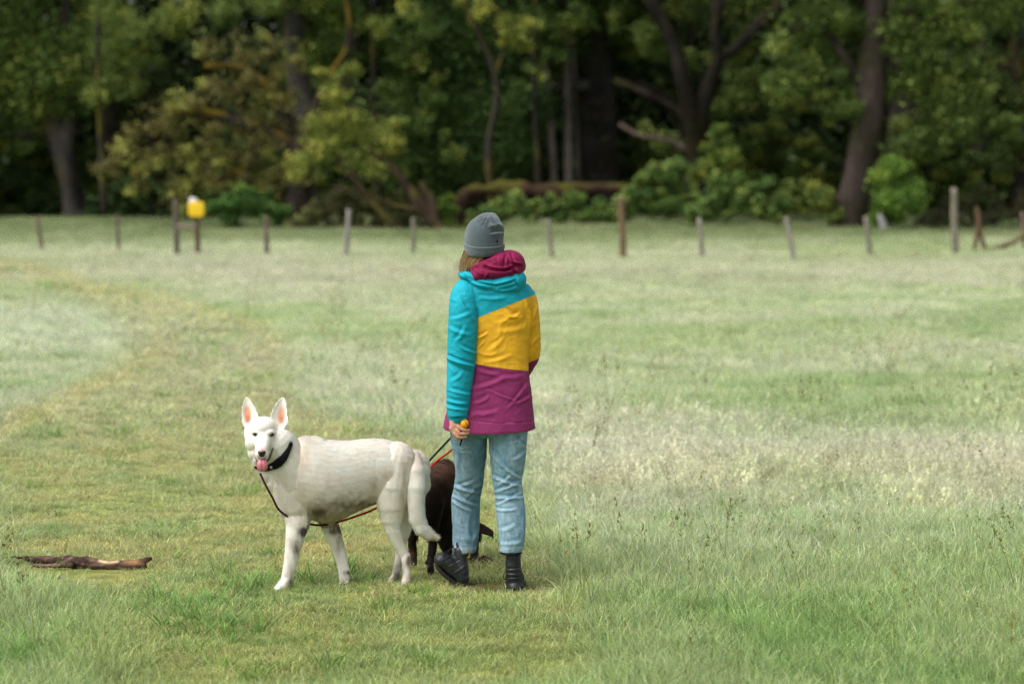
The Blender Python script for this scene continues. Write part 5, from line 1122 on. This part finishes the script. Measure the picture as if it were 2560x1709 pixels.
def bcol(V):
    n1 = fbm(V, 30, 91); c = lerp(np.tile([.016, .010, .008], (len(V), 1)), (.085, .042, .028), sstep(-.1, .6, n1+.5*fbm(V, 9, 93)))
    u, v = proj(V); x, y = (u-1000)*4.9, (v-1140)*4.9
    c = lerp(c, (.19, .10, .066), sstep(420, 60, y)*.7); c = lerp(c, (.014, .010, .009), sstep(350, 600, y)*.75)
    c = lerp(c, (.24, .13, .10), np.exp(-(((x-940)/50)**2+((y-1310)/40)**2))); c = lerp(c, (.13, .055, .035), np.exp(-(((x-150)/50)**2+((y-1180)/60)**2))*.6)
    return np.clip(c, .004, 1)
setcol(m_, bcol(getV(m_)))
bd = thing('dog', 'dark chocolate-brown long-haired dog with its head down behind the walker\'s leg', 'dog', (ZK(480, 900, 11.6)[0], 11.6, 0))
tmp = m_.copy(); link('body', m_, M_fur, bd)
def bdir(C):
    u, v = proj(C); x, y = (u-1000)*4.9, (v-1140)*4.9; g = np.stack([(x-500)/350, np.full(len(C), -.25), -.4-.6*sstep(0, 300, y)], -1); return g
def blen(C):
    u, v = proj(C); y = (v-1140)*4.9; x = (u-1000)*4.9; L = np.where(y < 1000, .034, .016); return np.where(y > 1200, .008, L)
fur('fur', tmp, 90000, blen, lambda C: bdir(C)+1.1*np.stack([fbm(C, 26, 1, 2), 0*C[:, 0], fbm(C, 26, 2, 2)], -1), bcol, bd, .0011, 9, lift=.34)
b = B(); b.grid([[ZK(940+dx, 790+dy0, 11.74), ZK(940+dx, 880+dy1, 11.74), ZK(940+dx, 880+dy1, 11.755), ZK(940+dx, 790+dy0, 11.755)] for dx, dy0, dy1 in ((-60, -40, 40), (0, 5, 52), (50, 26, 64), (100, 52, 78), (150, 84, 92), (185, 112, 108), (200, 128, 134))])
m_ = b.fuse('ear', .003, 3); setcol(m_, np.tile([.045, .026, .018], (len(m_.vertices), 1))); tmp = m_.copy(); earo = link('ear', m_, M_fur, bd)
fur('fur', tmp, 5000, lambda C: np.full(len(C), .005), lambda C: np.tile([1., 0, -.4], (len(C), 1)), lambda C: np.tile([.05, .028, .02], (len(C), 1)), earo, .001, 12)
for i_, (x_, y_) in enumerate([(340, 1345), (345, 1395), (360, 1440), (388, 1425), (318, 1300), (165, 1320), (178, 1360)]):
    b = B(); Yk = 11.36 if x_ > 250 else 11.60; b.ell(ZK(x_, y_, Yk), (14*K, .012, 18*K)); m_ = b.mesh('pad'); setcol(m_, np.tile([.012, .010, .012] if i_ not in (0, 5) else [.20, .14, .15], (len(m_.vertices), 1))); link('paw_pad', m_, M_rubber, bd)
b = B(); b.ell(ZK(965, 1320, 11.67), (20*K, .014, 16*K)); m_ = b.mesh('nose'); setcol(m_, np.tile([.10, .05, .045], (len(m_.vertices), 1))); link('nose', m_, M_wet, bd)
hr = [W(1060+8*math.cos(a), 1166+6*math.sin(a), 11.40) for a in np.linspace(0, 6.283, 16)]
m_ = tube('harness_ring', [[*p_, .0022] for p_ in hr], 40, 8); setcol(m_, np.tile([.5, .5, .5], (len(m_.vertices), 1))); link('harness_ring', m_, M_metal, bd)
m_ = tube('harness', [[*ZK(x_, y_, Y_), .010] for x_, y_, Y_ in ((300, 125, 11.42), (230, 220, 11.45), (230, 420, 11.50), (300, 560, 11.60))], 30, 10, .5); setcol(m_, np.tile([.02, .03, .03], (len(m_.vertices), 1))); link('harness', m_, M_rope, bd)
# ---- leads
R1 = rh+np.array([.0, 0, -.01])
def lead(name, pts, r_, cf, label):
    m = tube(name, [[*p_, r_] for p_ in pts], 160, 12); V = getV(m); setcol(m, np.clip(cf(V), .003, 1)); o = link(name, m, M_rope); tag(o, label, 'dog lead'); recentre(o, tuple(pts[0])); return o
lead('dog_lead', [R1, W(1200, 1017, 11.25), W(1124, 1097, 11.34), W(1090, 1133, 11.38), W(1062, 1163, 11.40)], .0052, lambda V: np.tile([.010, .035, .028], (len(V), 1))*(1+.5*fbm(V, 120, 2)[:, None]), 'dark green rope lead running from the walker down to the brown dog')
cl = np.array(Z4(420, 1180, .0)); cl[1] = 10.985
red = [R1+[0, .01, 0], W(1190, 1062, 11.27), W(1131, 1122, 11.33), W(1096, 1149, 11.36), W(1065, 1178, 11.37), W(1010, 1225, 11.34), W(939, 1270, 11.26), W(900, 1286, 11.22), W(855, 1301, 11.16), W(800, 1312, 11.12), W(740, 1300, 11.05), W(700, 1276, 10.98), W(681, 1243, 10.95), W(664, 1212, 10.95), W(650, 1182, 10.955)]
lead('dog_lead', red, .0052, lambda V: lerp(np.tile([.50, .022, .022], (len(V), 1)), (.07, .02, .015), sstep(.02, -.12, V[:, 0]-W(880, 1290, 11.2)[0]))*(1+.35*fbm(V, 120, 3)[:, None]), 'red rope lead passing under the belly of the white dog to its collar')
hs_ = [Zh(1120, 960, .004), Zh(1090, 1070, .004), Zh(1040, 1225, .002)]
m_ = tube('lead_handle', [[*p_, .0042] for p_ in hs_], 20, 12); setcol(m_, np.tile([.008, .01, .01], (len(m_.vertices), 1))); o = link('lead_handle', m_, M_rubber); recentre(o, tuple(hs_[0])); tag(o, 'short black cord end hanging below the walker\'s fist', 'cord')
# ------------------------------------------------------------------ things lying in the grass
def lump(name, pts, col, label, cat, nse=.012, vox=.004, m=M_wood, sc=30):
    b = B(); b.chain(pts, 1.0); me = b.fuse(name, vox, 2); V = getV(me); N_ = getN(me); d = nse*fbm(V, sc, 7, 4); setV(me, V+N_*d[:, None]); V = getV(me)
    n_ = fbm(V*np.array([.3, 1, 1]), sc, 4, 3); setcol(me, np.clip(lerp(np.tile(col[0], (len(V), 1)), col[1], sstep(-.15, .45, n_)), .004, 1)); o = link(name, me, m); c_ = V.mean(0); recentre(o, (c_[0], c_[1], 0)); tag(o, label, cat); return o, V
# log: measured in its own zoom (3.67x)
LY = 11423/(1300+468/3.67-440)
ZL = lambda x, y, dy=0: W(x/3.67, 1300+y/3.67, LY+dy); KL = 1/3.67/(F/LY)
b = B()
b.chain([(ZL(110, 335, .12), 10*KL), (ZL(200, 342, .10), 18*KL), (ZL(340, 362, .08), 32*KL), (ZL(500, 372, .05), 38*KL), (ZL(640, 372, .03), 50*KL), (ZL(780, 385, 0), 62*KL), (ZL(900, 405, 0), 55*KL), (ZL(1000, 422, 0), 56*KL), (ZL(1120, 425, 0), 58*KL), (ZL(1230, 425, 0), 58*KL), (ZL(1300, 420, 0), 44*KL)])
b.chain([(ZL(270, 405, -.03), 8*KL), (ZL(380, 420, -.03), 18*KL), (ZL(520, 418, -.03), 24*KL), (ZL(640, 400, -.02), 40*KL)])
b.chain([(ZL(1250, 400, 0), 34*KL), (ZL(1320, 375, 0), 24*KL), (ZL(1380, 350, 0), 13*KL)]); b.cap(ZL(1290, 430, 0), 30*KL, ZL(1325, 440, 0), 18*KL)
me = b.fuse('log', .0045, 2); V = getV(me); N_ = getN(me); V = V+N_*(.010*fbm(V*np.array([.35, 1, 1]), 26, 7, 4)+.005*fbm(V, 60, 8, 2))[:, None]; setV(me, V)
u, v = proj(V); x_, y_ = u*3.67, (v-1300)*3.67; n_ = fbm(V*np.array([.25, 1, 1]), 40, 14, 3)
c_ = lerp(np.tile([.045, .028, .022], (len(V), 1)), (.16, .10, .075), sstep(-.1, .5, n_)*.8)
c_ = lerp(c_, (.62, .44, .28), np.exp(-(segdist(x_, y_, [(915, 372), (1000, 388), (1080, 374)])/13)**2)*sstep(.1, .5, N_[:, 2])*.9)
c_ = lerp(c_, (.36, .20, .10), np.exp(-(((x_-1230)/90)**2+((y_-385)/24)**2))*.8); c_ = lerp(c_, (.22, .15, .12), np.exp(-(segdist(x_, y_, [(300, 410), (450, 405), (560, 385), (660, 340)])/14)**2)*.7)
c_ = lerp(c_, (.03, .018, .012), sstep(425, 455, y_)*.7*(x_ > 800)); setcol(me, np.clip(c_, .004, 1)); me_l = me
o = link('log', me, M_wood); q = V.mean(0); recentre(o, (q[0], q[1], 0)); tag(o, 'weathered broken log with a pale bare patch lying in the short grass at left', 'log')
YC = 11423/(1412-440)
lump('turf_clod', [(W(1198, 1404, YC), .02), (W(1212, 1401, YC), .026), (W(1228, 1404, YC), .018), (W(1242, 1408, YC), .010)], [(.03, .018, .01), (.32, .20, .03)], 'small clod of earth and yellow moss at the brown dog\'s nose', 'clod', .014, .004, sc=40)
for q_, (u0, v0, u1, v1, rp, lab) in enumerate([(258, 1463, 300, 1467, 2.2, 'thin dark twig below the log'), (318, 1477, 330, 1480, 3.2, 'stubby dark bark chip just right of the thin twig below the log'), (398, 1470, 420, 1472, 2.5, 'dark twig right of the bark chip, level with the dogs'),
                                            (1365, 1612, 1420, 1614, 3.5, 'dark stick lying bottom centre right of the walker'), (1385, 1562, 1418, 1565, 2.6, 'small dark stick above the bottom centre one'), (862, 1458, 878, 1452, 3.0, 'dark leaf scrap between the white dog\'s legs'), (430, 1581, 475, 1586, 2.4, 'crumbly dark twig near the weedy tuft')]):
    Y_ = 11423/(v0-440); s = F/Y_; lump('twig', [(W(u0, v0-1, Y_), rp*.8/s), (W((u0+u1)/2, (v0+v1)/2-3, Y_), rp/s), (W(u1, v1-1, Y_), rp*.6/s)], [(.03, .02, .014), (.10, .06, .04)], lab, 'twig', .004, .0022, sc=60)
